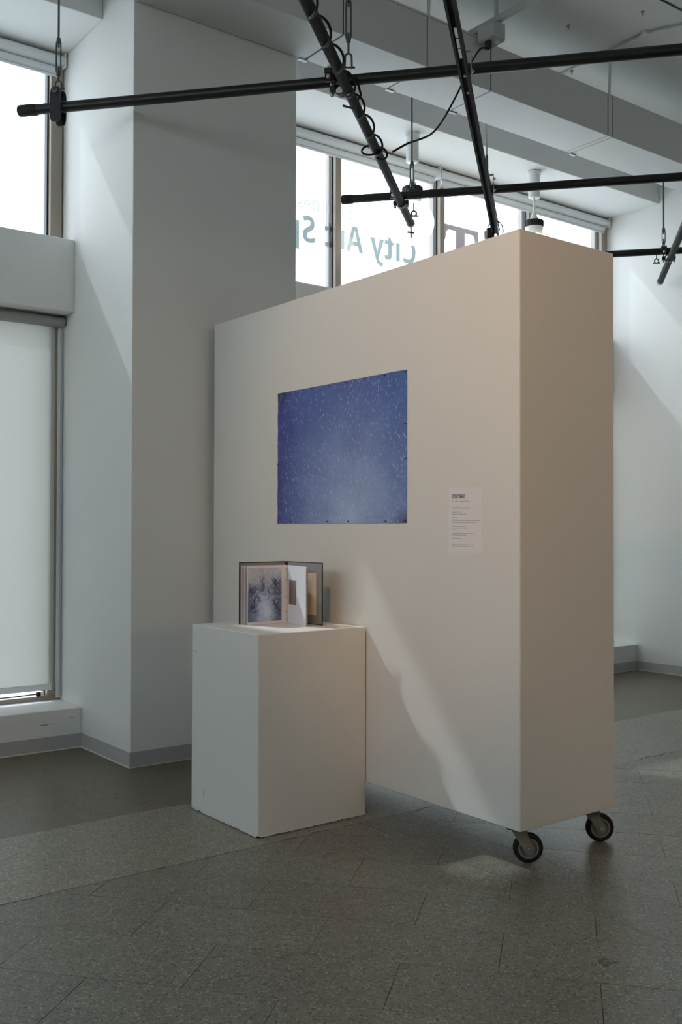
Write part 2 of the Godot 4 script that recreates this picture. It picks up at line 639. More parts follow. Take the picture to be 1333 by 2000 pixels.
# one band of panes between two posts: frame rails, mullions (with gasket), panes
func glazed(called: String, label: String, x0: float, x1: float, n: int, y0: float, y1: float) -> void:
	var w := shell(called, label)
	w.set_meta("category", "window")
	var st := newst()
	bounds(st, Vector3(x0, y0, ZG - 0.08), Vector3(x1, y0 + 0.03, ZG + 0.05), 0.002)
	obj("bottom_rail", st, M.frame, w)
	st = newst()
	bounds(st, Vector3(x0, y1 - 0.05, ZG - 0.08), Vector3(x1, y1, ZG + 0.05), 0.002)
	obj("top_rail", st, M.frame, w)
	var step := (x1 - x0) / n
	for k in n + 1:
		var cx := clampf(x0 + k * step, x0 + 0.04, x1 - 0.04)
		st = newst()
		bounds(st, Vector3(cx - 0.028 if k < n else cx - 0.05, y0 + 0.03, ZG - 0.08), Vector3(cx + 0.028 if k > 0 else cx + 0.05, y1 - 0.05, ZG + 0.062), 0.003)
		var mu := obj("mullion", st, M.frame, w)
		st = newst()
		for s in [-1.0, 1.0]:
			if (k == 0 and s < 0) or (k == n and s > 0):
				continue
			var gx: float = cx + s * (0.0335 if not (k == 0 or k == n) else 0.0555)
			bounds(st, Vector3(gx - 0.0055, y0 + 0.03, ZG - 0.02), Vector3(gx + 0.0055, y1 - 0.05, ZG + 0.022), 0.001)
		obj("gasket", st, M.gasket, mu)
	for k in n:
		st = newst()
		bounds(st, Vector3(x0 + k * step + 0.02, y0 + 0.02, ZG - 0.006), Vector3(x0 + (k + 1) * step - 0.02, y1 - 0.03, ZG), 0.0)
		obj("pane", st, M.glass, w)

# a rolled-up shade: fascia on brackets, hem bar under it
func rolled_shade(x0: float, x1: float, label: String) -> void:
	var t := thing("roller_blind", Vector3((x0 + x1) * 0.5, 4.36, -3.55), label, "roller shade", "rolled-up shades above the upper windows")
	var st := newst()
	var prof := []
	for k in 13:
		var a := -PI * 0.5 + PI * k / 12.0
		prof.append(Vector2(0.052 * cos(a), 0.038 * sin(a)))
	prof.append(Vector2(-0.035, 0.038))
	prof.append(Vector2(-0.035, -0.038))
	extrude(st, prof, Vector3(x0, 4.452, -3.565), Vector3(x1, 4.452, -3.565), Vector3.BACK, Vector3.UP)
	obj("fascia", st, M.shade_metal, t)
	st = newst()
	prof = []
	for k in 16:
		var a := TAU * k / 16.0
		prof.append(Vector2(0.026 * cos(a), 0.027 * sin(a)))
	extrude(st, prof, Vector3(x0 + 0.03, 4.388, -3.572), Vector3(x1 - 0.03, 4.388, -3.572), Vector3.BACK, Vector3.UP)
	obj("rolled_fabric", st, M.shade_metal, t)
	st = newst()
	bounds(st, Vector3(x0 + 0.03, 4.345, -3.578), Vector3(x1 - 0.03, 4.362, -3.562), 0.004)
	obj("hem_bar", st, M.white, t)
	for e in [x0, x1]:
		st = newst()
		bounds(st, Vector3(e - 0.004, 4.40, -3.61), Vector3(e + 0.004, 4.498, -3.508), 0.003)
		obj("end_bracket", st, M.white, t)

func lowered_shade(x0: float, x1: float, label: String, grp: String, low := 0.32, sheer := false) -> Node3D:
	var t := thing("roller_blind", Vector3((x0 + x1) * 0.5, low, -3.55), label, "roller blind", grp)
	var st := newst()
	quad(st, Vector3(x0, low + 0.03, -3.56), Vector3(x1 - 0.01, low + 0.03, -3.56), Vector3(x1 - 0.01, 2.71, -3.56), Vector3(x0, 2.71, -3.56), Vector3.BACK)
	obj("fabric", st, M.sheer if sheer else M.fabric, t)
	st = newst()
	var prof := []
	for k in 11:
		var a := -PI * 0.5 + PI * k / 10.0
		prof.append(Vector2(0.045 * cos(a), 0.033 * sin(a)))
	prof.append(Vector2(-0.03, 0.033))
	prof.append(Vector2(-0.03, -0.033))
	extrude(st, prof, Vector3(x0, 2.722, -3.54), Vector3(x1 + 0.035, 2.722, -3.54), Vector3.BACK, Vector3.UP)
	obj("cassette", st, M.lower_metal, t)
	st = newst()
	bounds(st, Vector3(x0, low, -3.567), Vector3(x1 - 0.004, low + 0.041, -3.553), 0.005)
	var hem := obj("hem_bar", st, M.white, t)
	st = newst()
	bounds(st, Vector3(x1 - 0.022, low + 0.002, -3.552), Vector3(x1 - 0.002, low + 0.04, -3.546), 0.004)
	obj("hem_cap", st, M.lower_metal, hem)
	st = newst()
	tube(st, [Vector3(x1 + 0.040, 2.755, -3.54), Vector3(x1 + 0.048, 2.745, -3.515), Vector3(x1 + 0.050, 2.722, -3.503), Vector3(x1 + 0.048, 2.70, -3.515), Vector3(x1 + 0.040, 2.69, -3.54)], 0.006, 8)
	bounds(st, Vector3(x1 + 0.036, 2.69, -3.57), Vector3(x1 + 0.044, 2.758, -3.51), 0.003)
	obj("end_bracket", st, M.lower_metal, t)
	st = newst()
	bounds(st, Vector3(x1 + 0.010, 0.262, -3.57), Vector3(x1 + 0.042, 2.69, -3.556), 0.002)
	obj("side_track", st, M.white, t)
	for k in 2:
		st = newst()
		var cx := x1 + 0.018 + k * 0.020
		tube(st, [Vector3(cx, 2.69, -3.545), Vector3(cx + 0.001, 1.5, -3.546), Vector3(cx, 0.275, -3.545)], 0.0028, 6)
		obj("bead_chain", st, M.white if k == 0 else M.galv, t)
	return t

func build_windows() -> void:
	glazed("window_1", "upper left window of clear panes above the transom box", -6.95, -0.5, 6, 3.232, 4.5)
	glazed("window_2", "tall lower left window behind the lowered roller blind", -6.95, -0.5, 6, 0.25, 2.765)
	glazed("window_3", "upper right clerestory window showing through above the movable wall", 0.647, XR, 4, 3.265, 4.5)
	glazed("window_4", "lower right window hidden behind the movable wall", 0.647, XR, 4, 0.25, 2.765)
	# the left wall has a window of its own, out of the picture
	var w5 := shell("window_5", "clerestory window in the left side wall, outside the view")
	w5.set_meta("category", "window")
	for k in 7:
		var zz := -2.4 + 1.1 * k
		var st5 := newst()
		bounds(st5, Vector3(XL - 0.2, 3.1, zz - 0.03), Vector3(XL - 0.12, 4.4, zz + 0.03), 0.003)
		obj("mullion", st5, M.frame, w5)
		if k < 6:
			st5 = newst()
			bounds(st5, Vector3(XL - 0.165, 3.1, zz + 0.02), Vector3(XL - 0.159, 4.4, zz + 1.08), 0.0)
			obj("pane", st5, M.glass, w5)
	rolled_shade(-2.66, -0.515, "rolled-up grey roller shade under the soffit at the left window")
	rolled_shade(-4.82, -2.69, "rolled-up grey roller shade farther left along the left window")
	rolled_shade(-6.94, -4.85, "rolled-up grey roller shade at the far left end of the window")
	rolled_shade(0.66, 2.845, "rolled-up grey roller shade right of the pillar, behind the globe pendant")
	rolled_shade(2.865, 5.165, "rolled-up grey roller shade reaching the right side wall above the movable wall")
	lowered_shade(-2.70, -0.545, "lowered pale translucent roller blind beside the pillar's left face", "lowered blinds of the left window")
	lowered_shade(-4.84, -2.76, "lowered pale roller blind second from the pillar", "lowered blinds of the left window")
	lowered_shade(-6.94, -4.90, "lowered pale roller blind at the far left end", "lowered blinds of the left window")
	lowered_shade(0.70, 2.82, "lowered white roller blind right of the pillar behind the movable wall", "blinds of the right window", 0.32, true)
	lowered_shade(2.90, 5.14, "lowered white roller blind next to the right side wall", "blinds of the right window", 0.32, true)
	# window latch in the gap below the left blind
	var t := thing("window_latch", Vector3(-0.66, 0.28, -3.58), "small dark and cream latch in the gap under the left blind", "latch")
	var st := newst()
	bounds(st, Vector3(-0.655, 0.281, -3.60), Vector3(-0.63, 0.308, -3.572), 0.003)
	obj("block", st, M.dark, t)
	st = newst()
	bounds(st, Vector3(-0.63, 0.281, -3.60), Vector3(-0.607, 0.310, -3.574), 0.003)
	obj("catch", st, M.caulk, t)
	st = newst()
	tube(st, [Vector3(-1.35, 0.292, -3.585), Vector3(-0.80, 0.292, -3.585), Vector3(-0.655, 0.296, -3.585)], 0.004, 6)
	obj("operator_bar", st, M.dark, t)

func build_duct() -> void:
	var t := thing("air_duct", Vector3(0, 4.43, -2.3), "long boxed grey painted air duct running past the pillar under the ceiling", "duct")
	var xs := [XL + 0.02, -3.2, -0.9, 0.705, 1.406, 2.004, 3.30, 3.352, XR - 0.01]
	for k in xs.size() - 1:
		var st := newst()
		bounds(st, Vector3(xs[k] + 0.0045, 4.43, -2.518), Vector3(xs[k + 1] - 0.0045, 4.765, -2.097), 0.004)
		obj("section", st, M.duct, t)
	var st2 := newst()
	bounds(st2, Vector3(XL + 0.03, 4.437, -2.512), Vector3(XR - 0.012, 4.758, -2.104), 0.0)
	obj("seam_liner", st2, M.dark, t)
	# flange lip on the upper front edge, left of the last joint
	st2 = newst()
	bounds(st2, Vector3(XL + 0.02, 4.765, -2.13), Vector3(2.004, 4.779, -2.092), 0.002)
	obj("flange", st2, M.duct, t)
	for q in [Vector2(0.69, -2.522), Vector2(1.433, -2.522), Vector2(2.04, -2.522), Vector2(3.381, -2.522)]:
		st2 = newst()
		bounds(st2, Vector3(q.x - 0.035, 4.422, q.y - 0.012), Vector3(q.x + 0.035, 4.431, q.y + 0.018), 0.002)
		obj("clip", st2, M.galv, t)
	for q in [[1.42, "white duct hanger strap nearest the pillar, in front of the ceiling"], [3.326, "white duct hanger strap right of the electrical box, beside the double joint"]]:
		var s := thing("hanger_strap", Vector3(q[0], 4.765, -2.10), q[1], "strap", "duct hanger straps")
		st2 = newst()
		box(st2, Vector3(q[0] + 0.008, (YC + 4.77) * 0.5, -2.108), Vector3(0.03, YC - 4.77 + 0.004, 0.004), 0.001, Basis(Vector3.BACK, -0.05))
		obj("band", st2, M.white, s)
		st2 = newst()
		bounds(st2, Vector3(q[0] - 0.02, YC - 0.006, -2.14), Vector3(q[0] + 0.05, YC, -2.09), 0.001)
		obj("foot", st2, M.galv, s)
	var hb := thing("duct_hook", Vector3(4.60, 4.765, -2.2), "small dark hook bolt on the duct's top edge at far right", "hook")
	st2 = newst()
	tube(st2, [Vector3(4.53, 4.764, -2.12), Vector3(4.53, 4.81, -2.12)], 0.006, 8)
	bounds(st2, Vector3(4.505, 4.81, -2.135), Vector3(4.56, 4.822, -2.105), 0.004)
	obj("bolt", st2, M.steel, hb)

func build_movable_wall() -> void:
	var t := thing("movable_wall", Vector3(0.303, 0, -1.226), "tall thick white movable display wall standing on casters", "display wall")
	var st := newst()
	bounds(st, Vector3(0, 0.156, -2.45), Vector3(0.606, 2.596, 0), 0.003)
	obj("body", st, M.prop, t)
	# casters at the four corners
	var right := Vector3(0.795, 0, 0.607)
	var spots := [[Vector3(0.083, 0, -0.078), right], [Vector3(0.548, 0, -0.078), right], [Vector3(0.083, 0, -2.37), Vector3(0.5, 0, 0.86)], [Vector3(0.523, 0, -2.37), Vector3(0.9, 0, 0.4)]]
	var names := ["black rubber caster under the near corner of the movable wall", "black rubber caster under the wall's right end", "hidden caster under the wall's far left corner", "hidden caster under the wall's far right corner"]
	for k in 4:
		var cs := Node3D.new()
		cs.name = numbered(t, "caster")
		t.add_child(cs, true)
		cs.position = spots[k][0] - t.position
		var p: Vector3 = spots[k][0]
		var d: Vector3 = (spots[k][1] as Vector3).normalized()     # trail direction
		var ax := d.cross(Vector3.UP).normalized()                # axle
		var c := p + d * 0.034 + Vector3(0, 0.0615, 0)
		st = newst()
		box(st, Vector3(p.x, 0.152, p.z), Vector3(0.095, 0.007, 0.075), 0.002)
		lathe(st, [Vector2(0.0, 0.128), Vector2(0.026, 0.130), Vector2(0.030, 0.136), Vector2(0.030, 0.149)], Vector3(p.x, 0, p.z), Vector3.UP, 20)
		obj("swivel_plate", st, M.fork, cs)
		# fork: two leaning cheeks and a bridge
		st = newst()
		for s in [-1.0, 1.0]:
			var o: Vector3 = ax * (0.0255 * s)
			var prof := [Vector2(-0.028, 0.140), Vector2(0.026, 0.140), Vector2(0.030, 0.120)]
			for j in 9:
				var an := deg_to_rad(20.0 - 200.0 * j / 8.0)
				prof.append(Vector2(0.034 + 0.021 * cos(an), 0.0615 + 0.021 * sin(an)))
			prof.append(Vector2(-0.026, 0.118))
			extrude(st, prof, Vector3(p.x, 0, p.z) + o - ax * 0.002, Vector3(p.x, 0, p.z) + o + ax * 0.002, d, Vector3.UP)
		box(st, Vector3(p.x, 0.137, p.z), Vector3(0.056, 0.006, 0.052), 0.001, Basis(d, Vector3.UP, d.cross(Vector3.UP)))
		obj("fork", st, M.fork, cs)
		st = newst()
		lathe(st, [Vector2(0.040, -0.0165), Vector2(0.052, -0.0165), Vector2(0.058, -0.0145), Vector2(0.0615, -0.008), Vector2(0.0615, 0.008), Vector2(0.058, 0.0145), Vector2(0.052, 0.0165), Vector2(0.040, 0.0165)], c, ax, 40)
		obj("tyre", st, M.rubber, cs)
		st = newst()
		lathe(st, [Vector2(0.0, -0.019), Vector2(0.012, -0.019), Vector2(0.012, -0.010), Vector2(0.034, -0.010), Vector2(0.0355, -0.0185), Vector2(0.042, -0.0185), Vector2(0.043, -0.016), Vector2(0.043, 0.016), Vector2(0.042, 0.0185), Vector2(0.0355, 0.0185), Vector2(0.034, 0.010), Vector2(0.012, 0.010), Vector2(0.012, 0.019), Vector2(0.0, 0.019)], c, ax, 40)
		obj("wheel_rim", st, M.hub, cs)
		st = newst()
		for s in [-1.0, 1.0]:
			lathe(st, [Vector2(0.0098, 0.0), Vector2(0.0098, 0.006), Vector2(0.005, 0.006), Vector2(0.005, 0.010), Vector2(0, 0.010)], c + ax * (0.0274 * s), ax * s, 6, false)
		obj("axle_bolt", st, M.bright, cs)
		if k < 2:
			st = newst()
			box(st, Vector3(p.x, 0.140, p.z) - d * 0.038, Vector3(0.03, 0.010, 0.02), 0.002, Basis(d, Vector3.UP, d.cross(Vector3.UP)))
			obj("brake_tab", st, M.rubber, cs)
	# poster
	var po := thing("poster", Vector3(0, 1.40, -1.224), "large blue night-sky photograph of star trails pinned to the movable wall", "poster")
	st = newst()
	var z0 := -1.757
	var z1 := -0.691
	var y0 := 1.401
	var y1 := 2.109
	var nx := 56
	var ny := 36
	var off := func(i: int, j: int) -> float:
		var u := float(i) / nx
		var v := float(j) / ny
		var e := maxf(maxf(exp(-u * 22), exp(-(1 - u) * 22)), maxf(exp(-v * 16), exp(-(1 - v) * 16)))
		return -0.0012 - e * 0.0030 * (0.5 + 0.5 * sin(u * 43.0 + 0.6) * cos(v * 31.0))
	for i in nx:
		for j in ny:
			var q := []
			for c in [[0, 0], [1, 0], [1, 1], [0, 1]]:
				var ii: int = i + c[0]
				var jj: int = j + c[1]
				q.append([Vector3(off.call(ii, jj), lerpf(y0, y1, float(jj) / ny), lerpf(z0, z1, float(ii) / nx)), Vector2(float(ii) / nx, 1.0 - float(jj) / ny)])
			for tr in [[0, 1, 2], [0, 2, 3]]:
				var a: Vector3 = q[tr[0]][0]
				var b: Vector3 = q[tr[1]][0]
				var c2: Vector3 = q[tr[2]][0]
				var order: Array = tr if (b - a).cross(c2 - a).x > 0 else [tr[0], tr[2], tr[1]]
				for k in order:
					st.set_uv(q[k][1])
					st.set_normal(Vector3.LEFT)
					st.add_vertex(q[k][0])
	var pm := mat(Color.WHITE, 0.55)
	pm.albedo_texture = ImageTexture.create_from_image(star_image())
	obj("print", st, pm, po)
	st = newst()
	bounds(st, Vector3(-0.0010, y0 + 0.003, z0 + 0.003), Vector3(-0.0002, y1 - 0.003, z1 - 0.003), 0.0)
	obj("backing", st, M.paper, po)
	for q in [Vector2(2.100, -1.747), Vector2(2.101, -1.60), Vector2(2.101, -1.442), Vector2(2.101, -1.294), Vector2(2.101, -1.146), Vector2(2.101, -0.996), Vector2(2.101, -0.853), Vector2(2.100, -0.702), Vector2(1.411, -1.748), Vector2(1.41, -1.63), Vector2(1.41, -1.30), Vector2(1.41, -1.127), Vector2(1.41, -0.84), Vector2(1.410, -0.703), Vector2(1.86, -0.700), Vector2(1.70, -0.700), Vector2(1.72, -1.750)]:
		st = newst()
		lathe(st, [Vector2(0.0045, -0.002), Vector2(0.0042, 0.005), Vector2(0.0025, 0.007), Vector2(0, 0.0075)], Vector3(-0.002, q.x, q.y), Vector3.LEFT, 10)
		obj("pin", st, M.steel, po)
	# wall label
	var lb := thing("wall_label", Vector3(0, 1.271, -0.31), "white paper wall label with black text right of the poster", "label")
	st = newst()
	var uvq := [[Vector3(-0.0012, 1.271, -0.414), Vector2(0, 1)], [Vector3(-0.0012, 1.271, -0.207), Vector2(1, 1)], [Vector3(-0.0012, 1.553, -0.207), Vector2(1, 0)], [Vector3(-0.0012, 1.553, -0.414), Vector2(0, 0)]]
	facing(st, uvq, Vector3.LEFT)
	var lm := mat(Color.WHITE, 0.8)
	lm.albedo_texture = ImageTexture.create_from_image(label_image())
	obj("sheet", st, lm, lb)
	st = newst()
	bounds(st, Vector3(-0.0010, 1.2715, -0.4135), Vector3(-0.0001, 1.5525, -0.2075), 0.0)
	obj("card", st, M.paper, lb)
	text("title", "SYDNEY MAAS", "Droid Sans", 700, 0.0255, 0.0003, M.ink, lb, Basis(Vector3.UP, -PI / 2), Vector3(-0.00135, 1.516, -0.394), 0.47)

func star_image() -> Image:
	var w := 1152
	var h := 768
	var im := Image.create(w, h, false, Image.FORMAT_RGB8)
	var n := FastNoiseLite.new()
	n.seed = 4
	n.frequency = 0.004
	for y in h:
		for x in w:
			var u := float(x) / w
			var v := float(y) / h
			var d := Vector2((u - 0.62) * 1.25, (v - 0.93) * 0.95).length()
			var k := clampf(1.0 - d, 0, 1)
			var c := Color(0.28, 0.36, 0.63).lerp(Color(0.67, 0.74, 0.88), pow(k, 1.1))
			var lf := clampf(1.0 - u * 3.2, 0, 1)
			c = c.lerp(Color(0.23, 0.22, 0.52), lf * lf * 0.75)
			var rt := clampf((u - 0.72) * 2.6, 0, 1) * clampf(1.15 - v, 0, 1)
			c = c.lerp(Color(0.22, 0.37, 0.64), rt * 0.55)
			var cr := clampf(1.0 - Vector2(1 - u, 1 - v).length() * 9.0, 0, 1) + clampf(1.0 - Vector2(u, v).length() * 8.0, 0, 1)
			c = c.darkened(cr * 0.45)
			var g := n.get_noise_2d(x, y) * 0.05 + rng.randf_range(-0.022, 0.022)
			im.set_pixel(x, y, Color(c.r + g, c.g + g, c.b + g))
	var r := RandomNumberGenerator.new()
	r.seed = 21
	for s in 3600:
		var px := r.randf() * w
		var py := r.randf() * h
		var big := pow(r.randf(), 5.0)
		var ln := 7.0 + 9.0 * r.randf() + 4.0 * big
		var ang := deg_to_rad(lerpf(78.0, 58.0, py / h) + lerpf(-6, 4, px / w))
		var dir := Vector2(cos(ang), sin(ang))
		var br := 0.10 + 0.16 * r.randf() + 0.62 * big
		var wd := 0.9 + 1.1 * big
		for k in int(ln * 2):
			for o in range(-2, 3):
				var q := Vector2(px, py) + dir * k * 0.5 + dir.orthogonal() * o * 0.7
				var xi := int(q.x)
				var yi := int(q.y)
				if xi < 0 or yi < 0 or xi >= w or yi >= h:
					continue
				var f: float = br * exp(-pow(o * 0.7 / wd, 2.0)) * 0.5
				var c := im.get_pixel(xi, yi)
				im.set_pixel(xi, yi, c.lerp(Color(0.86, 0.90, 0.98), clampf(f, 0, 1)))
	for y in range(-14, 15):
		for x in range(-14, 15):
			var d := Vector2(x * 1.3, y).length()
			var px := int(0.613 * w) + x
			var py := int(0.715 * h) + y
			im.set_pixel(px, py, im.get_pixel(px, py).lerp(Color(0.85, 0.85, 0.80), clampf(0.9 * exp(-d * d / 30.0), 0, 1)))
	return im

func label_image() -> Image:                     # lines of small print, too small to read
	var w := 414
	var h := 564
	var im := Image.create(w, h, false, Image.FORMAT_RGB8)
	im.fill(Color(0.905, 0.893, 0.89))
	var r := RandomNumberGenerator.new()
	r.seed = 33
	var rows := [[1.4958, 0.105, 7], [1.4691, 0.115, 5], [1.4624, 0.112, 5], [1.449, 0.058, 5], [1.440, 0.088, 5], [1.4268, 0.036, 5], [1.419, 0.030, 5], [1.4112, 0.172, 5], [1.4034, 0.150, 5], [1.3867, 0.080, 5], [1.380, 0.105, 5], [1.3734, 0.032, 5], [1.3578, 0.130, 5], [1.350, 0.088, 5], [1.3355, 0.055, 5], [1.309, 0.125, 4], [1.302, 0.125, 4]]
	for row in rows:
		var y := int((1.553 - row[0]) * 2000.0)
		var x := 43
		var end := 43 + int(row[1] * 2000.0)
		while x < end:
			var wl := r.randi_range(6, 22)
			for k in range(x, mini(x + wl, end)):
				for dy in row[2]:
					if r.randf() < 0.62:
						var g := r.randf_range(0.25, 0.55)
						im.set_pixel(k, y + dy, Color(g, g, g))
			x += wl + 5
	return im

# a quad of [corner, uv] pairs that faces n
func facing(st: SurfaceTool, v: Array, n: Vector3) -> void:
	for tr in [[0, 1, 2], [0, 2, 3]]:
		var a: Vector3 = v[tr[0]][0]
		var b: Vector3 = v[tr[1]][0]
		var c: Vector3 = v[tr[2]][0]
		var order: Array = tr if (b - a).cross(c - a).dot(n) < 0.0 else [tr[0], tr[2], tr[1]]
		for k in order:
			st.set_uv(v[k][1])
			st.set_normal(n)
			st.add_vertex(v[k][0])

func rotated_quad(st: SurfaceTool, a: Vector3, b: Vector3, y0: float, y1: float, n: Vector3) -> void:
	var v := [[Vector3(a.x, y0, a.z), Vector2(0, 1)], [Vector3(b.x, y0, b.z), Vector2(1, 1)], [Vector3(b.x, y1, b.z), Vector2(1, 0)], [Vector3(a.x, y1, a.z), Vector2(0, 0)]]
	facing(st, v, n)

# a standing sheet between two points, h high
func sheet(st: SurfaceTool, a: Vector3, b: Vector3, h: float, thick: float, bev := 0.0004) -> void:
	var d := (b - a)
	var l := d.length()
	d /= l
	box(st, (a + b) * 0.5 + Vector3(0, h * 0.5, 0), Vector3(l, h, thick), bev, Basis(d, Vector3.UP, d.cross(Vector3.UP)))

func build_plinth_and_book() -> void:
	var t := thing("plinth", Vector3(-0.311, 0, -1.29), "white painted wooden plinth with scuffed sides and chipped bottom edge", "plinth")
	# ring of points round the footprint, rounded corners
	var ring := []
	var lo := Vector2(-0.617, -1.592)
	var hi := Vector2(-0.0055, -0.985)
	var r := 0.006
	var cs := [[Vector2(hi.x - r, hi.y - r), 0.0], [Vector2(lo.x + r, hi.y - r), 90.0], [Vector2(lo.x + r, lo.y + r), 180.0], [Vector2(hi.x - r, lo.y + r), 270.0]]
	for k in 4:
		for j in 4:
			var an := deg_to_rad(cs[k][1] + 30.0 * j)
			ring.append([cs[k][0] + Vector2(cos(an), sin(an)) * r, Vector2(cos(an), sin(an)), true])
		var p: Vector2 = ring[-1][0]
		var nn: Vector2 = ring[-1][1]
		var c2: Array = cs[(k + 1) % 4]
		var a2 := deg_to_rad(c2[1])
		var q: Vector2 = c2[0] + Vector2(cos(a2), sin(a2)) * r
		for j in range(1, 60):
			ring.append([p.lerp(q, j / 60.0), nn, false])
	var st := newst()
	var n := ring.size()
	var bot := []
	for k in n:
		var y := 0.002 + 0.0045 * pow(rng.randf(), 2.0)
		if rng.randf() < 0.10:
			y += rng.randf() * 0.006
		if ring[k][2] and k > 4:
			y += 0.008
		bot.append(y)
	for k in n:
		var k2 := (k + 1) % n
		var a: Vector2 = ring[k][0]
		var b: Vector2 = ring[k2][0]
		var na: Vector3 = Vector3(ring[k][1].x, 0, ring[k][1].y)
		var nb: Vector3 = Vector3(ring[k2][1].x, 0, ring[k2][1].y)
		var nm := (na + nb).normalized()
		var lv := [[bot[k], bot[k2]], [0.02, 0.02], [0.900, 0.900]]
		for j in 2:
			var A := Vector3(a.x, lv[j][0], a.y)
			var B := Vector3(b.x, lv[j][1], b.y)
			var C := Vector3(b.x, lv[j + 1][1], b.y)
			var D := Vector3(a.x, lv[j + 1][0], a.y)
			tri(st, A, B, C, nm, na, nb, nb)
			tri(st, A, C, D, nm, na, nb, na)
		var ai := Vector3(a.x, 0.903, a.y) - na * 0.003
		var bi := Vector3(b.x, 0.903, b.y) - nb * 0.003
		quad(st, Vector3(a.x, 0.900, a.y), Vector3(b.x, 0.900, b.y), bi, ai, (nm + Vector3.UP).normalized())
		var cc := Vector3(-0.311, 0.903, -1.288)
		tri(st, ai, bi, cc, Vector3.UP)
		tri(st, Vector3(a.x, bot[k], a.y), Vector3(b.x, bot[k2], b.y), Vector3(-0.311, 0.006, -1.288), Vector3.DOWN)
	obj("body", st, M.prop, t)
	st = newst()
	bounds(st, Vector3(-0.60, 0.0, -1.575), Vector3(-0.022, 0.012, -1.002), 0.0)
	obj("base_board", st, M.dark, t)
	for q in [[0.772, -1.55, 0.05, 0.0022], [0.745, -1.53, 0.018, 0.0012], [0.42, -1.44, 0.03, 0.001], [0.10, -1.47, 0.004, 0.03], [0.60, -1.30, 0.02, 0.001]]:
		st = newst()
		box(st, Vector3(-0.6172, q[0], q[1]), Vector3(0.0008, q[3], q[2]), 0.0, Basis(Vector3.RIGHT, 0.06))
		obj("scuff_mark", st, mat(Color(0.66, 0.65, 0.62), 0.8), t)

	# the book: stands open at a right angle
	var b := thing("book", Vector3(-0.25, 0.903, -1.37), "open dark-covered book of photographs standing upright on the plinth", "book")
	var yb := 0.9032
	var S := Vector3(-0.150, yb, -1.452)
	var L := Vector3(-0.443, yb, -1.436)
	var R := Vector3(-0.140, yb, -1.153)
	st = newst()
	sheet(st, L, S + Vector3(-0.008, 0, 0), 0.306, 0.0035, 0.001)
	obj("cover", st, M.cover, b)
	st = newst()
	sheet(st, S + Vector3(0.001, 0, 0.008), R, 0.306, 0.0035, 0.001)
	obj("cover", st, M.cover, b)
	st = newst()
	tube(st, [S + Vector3(-0.004, 0.0, 0.004), S + Vector3(-0.004, 0.305, 0.004)], 0.008, 12)
	obj("spine", st, M.cover, b)
	# linings inside the boards
	st = newst()
	sheet(st, L + Vector3(0.005, 0.004, 0.0026), S + Vector3(-0.012, 0.004, 0.0026), 0.297, 0.0008)
	obj("lining", st, M.lining, b)
	st = newst()
	sheet(st, S + Vector3(-0.0018, 0.004, 0.014), R + Vector3(-0.0028, 0.004, -0.006), 0.297, 0.0008)
	obj("lining", st, M.lining, b)
	# left leaves, fanned
	var G := Vector3(-0.190, yb, -1.392)
	var outs := [Vector3(-0.438, yb, -1.426), Vector3(-0.435, yb, -1.417), Vector3(-0.432, yb, -1.408), Vector3(-0.429, yb, -1.399), Vector3(-0.426, yb, -1.389)]
	for k in outs.size():
		st = newst()
		var g := Vector3(-0.172, yb, -1.438).lerp(G, k / 4.0)
		sheet(st, outs[k], g, 0.2875 + 0.0005 * (k % 3), 0.0011)
		var pg := obj("page", st, [M.paper, M.greypaper, M.coolpaper, M.greypaper, M.paper][k % 5], b)
		if k == outs.size() - 1:
			var d := (g - (outs[k] as Vector3)).normalized()
			var nn := Vector3(-d.z, 0, d.x)
			if nn.z < 0:
				nn = -nn
			var ph := newst()
			rotated_quad(ph, (outs[k] as Vector3) + d * 0.005 + nn * 0.0009, g - d * 0.031 + nn * 0.0009, yb + 0.012, yb + 0.278, nn)
			var pm := mat(Color.WHITE, 0.6)
			pm.albedo_texture = ImageTexture.create_from_image(tree_image())
			obj("photograph", ph, pm, pg)
			# stitches by the gutter
			for y in [0.022, 0.055, 0.128, 0.215, 0.262, 0.272]:
				var stt := newst()
				box(stt, g - d * 0.006 + nn * 0.0009 + Vector3(0, y, 0), Vector3(0.010, 0.0012, 0.0008), 0.0, Basis(d, Vector3.UP, nn))
				obj("stitch", stt, M.ink, pg)
	# right leaves
	var Rg := Vector3(-0.187, yb, -1.390)
	for k in 4:
		st = newst()
		var o := Vector3(-0.236 + 0.0045 * k, yb, -1.159 - 0.002 * k)
		sheet(st, Rg + Vector3(0.003 * k, 0, 0), o, 0.2885 - 0.001 * k, 0.0011)
		var pg := obj("page", st, M.coolpaper if k == 0 else M.paper, b)
		if k == 0:
			var d := (o - Rg).normalized()
			var nn := Vector3(-d.z, 0, d.x)
			if nn.x > 0:
				nn = -nn
			var ph := newst()
			rotated_quad(ph, Rg + d * 0.022 + nn * 0.0009, Rg + d * 0.118 + nn * 0.0009, yb + 0.094, yb + 0.216, nn)
			var pm := mat(Color.WHITE, 0.6)
			pm.albedo_texture = ImageTexture.create_from_image(blur_image())
			obj("photograph", ph, pm, pg)
	# cream card pasted inside the right board
	st = newst()
	sheet(st, Vector3(-0.1468, yb + 0.047, -1.36), Vector3(-0.1458, yb + 0.047, -1.199), 0.205, 0.001)
	obj("card", st, M.cream, b)

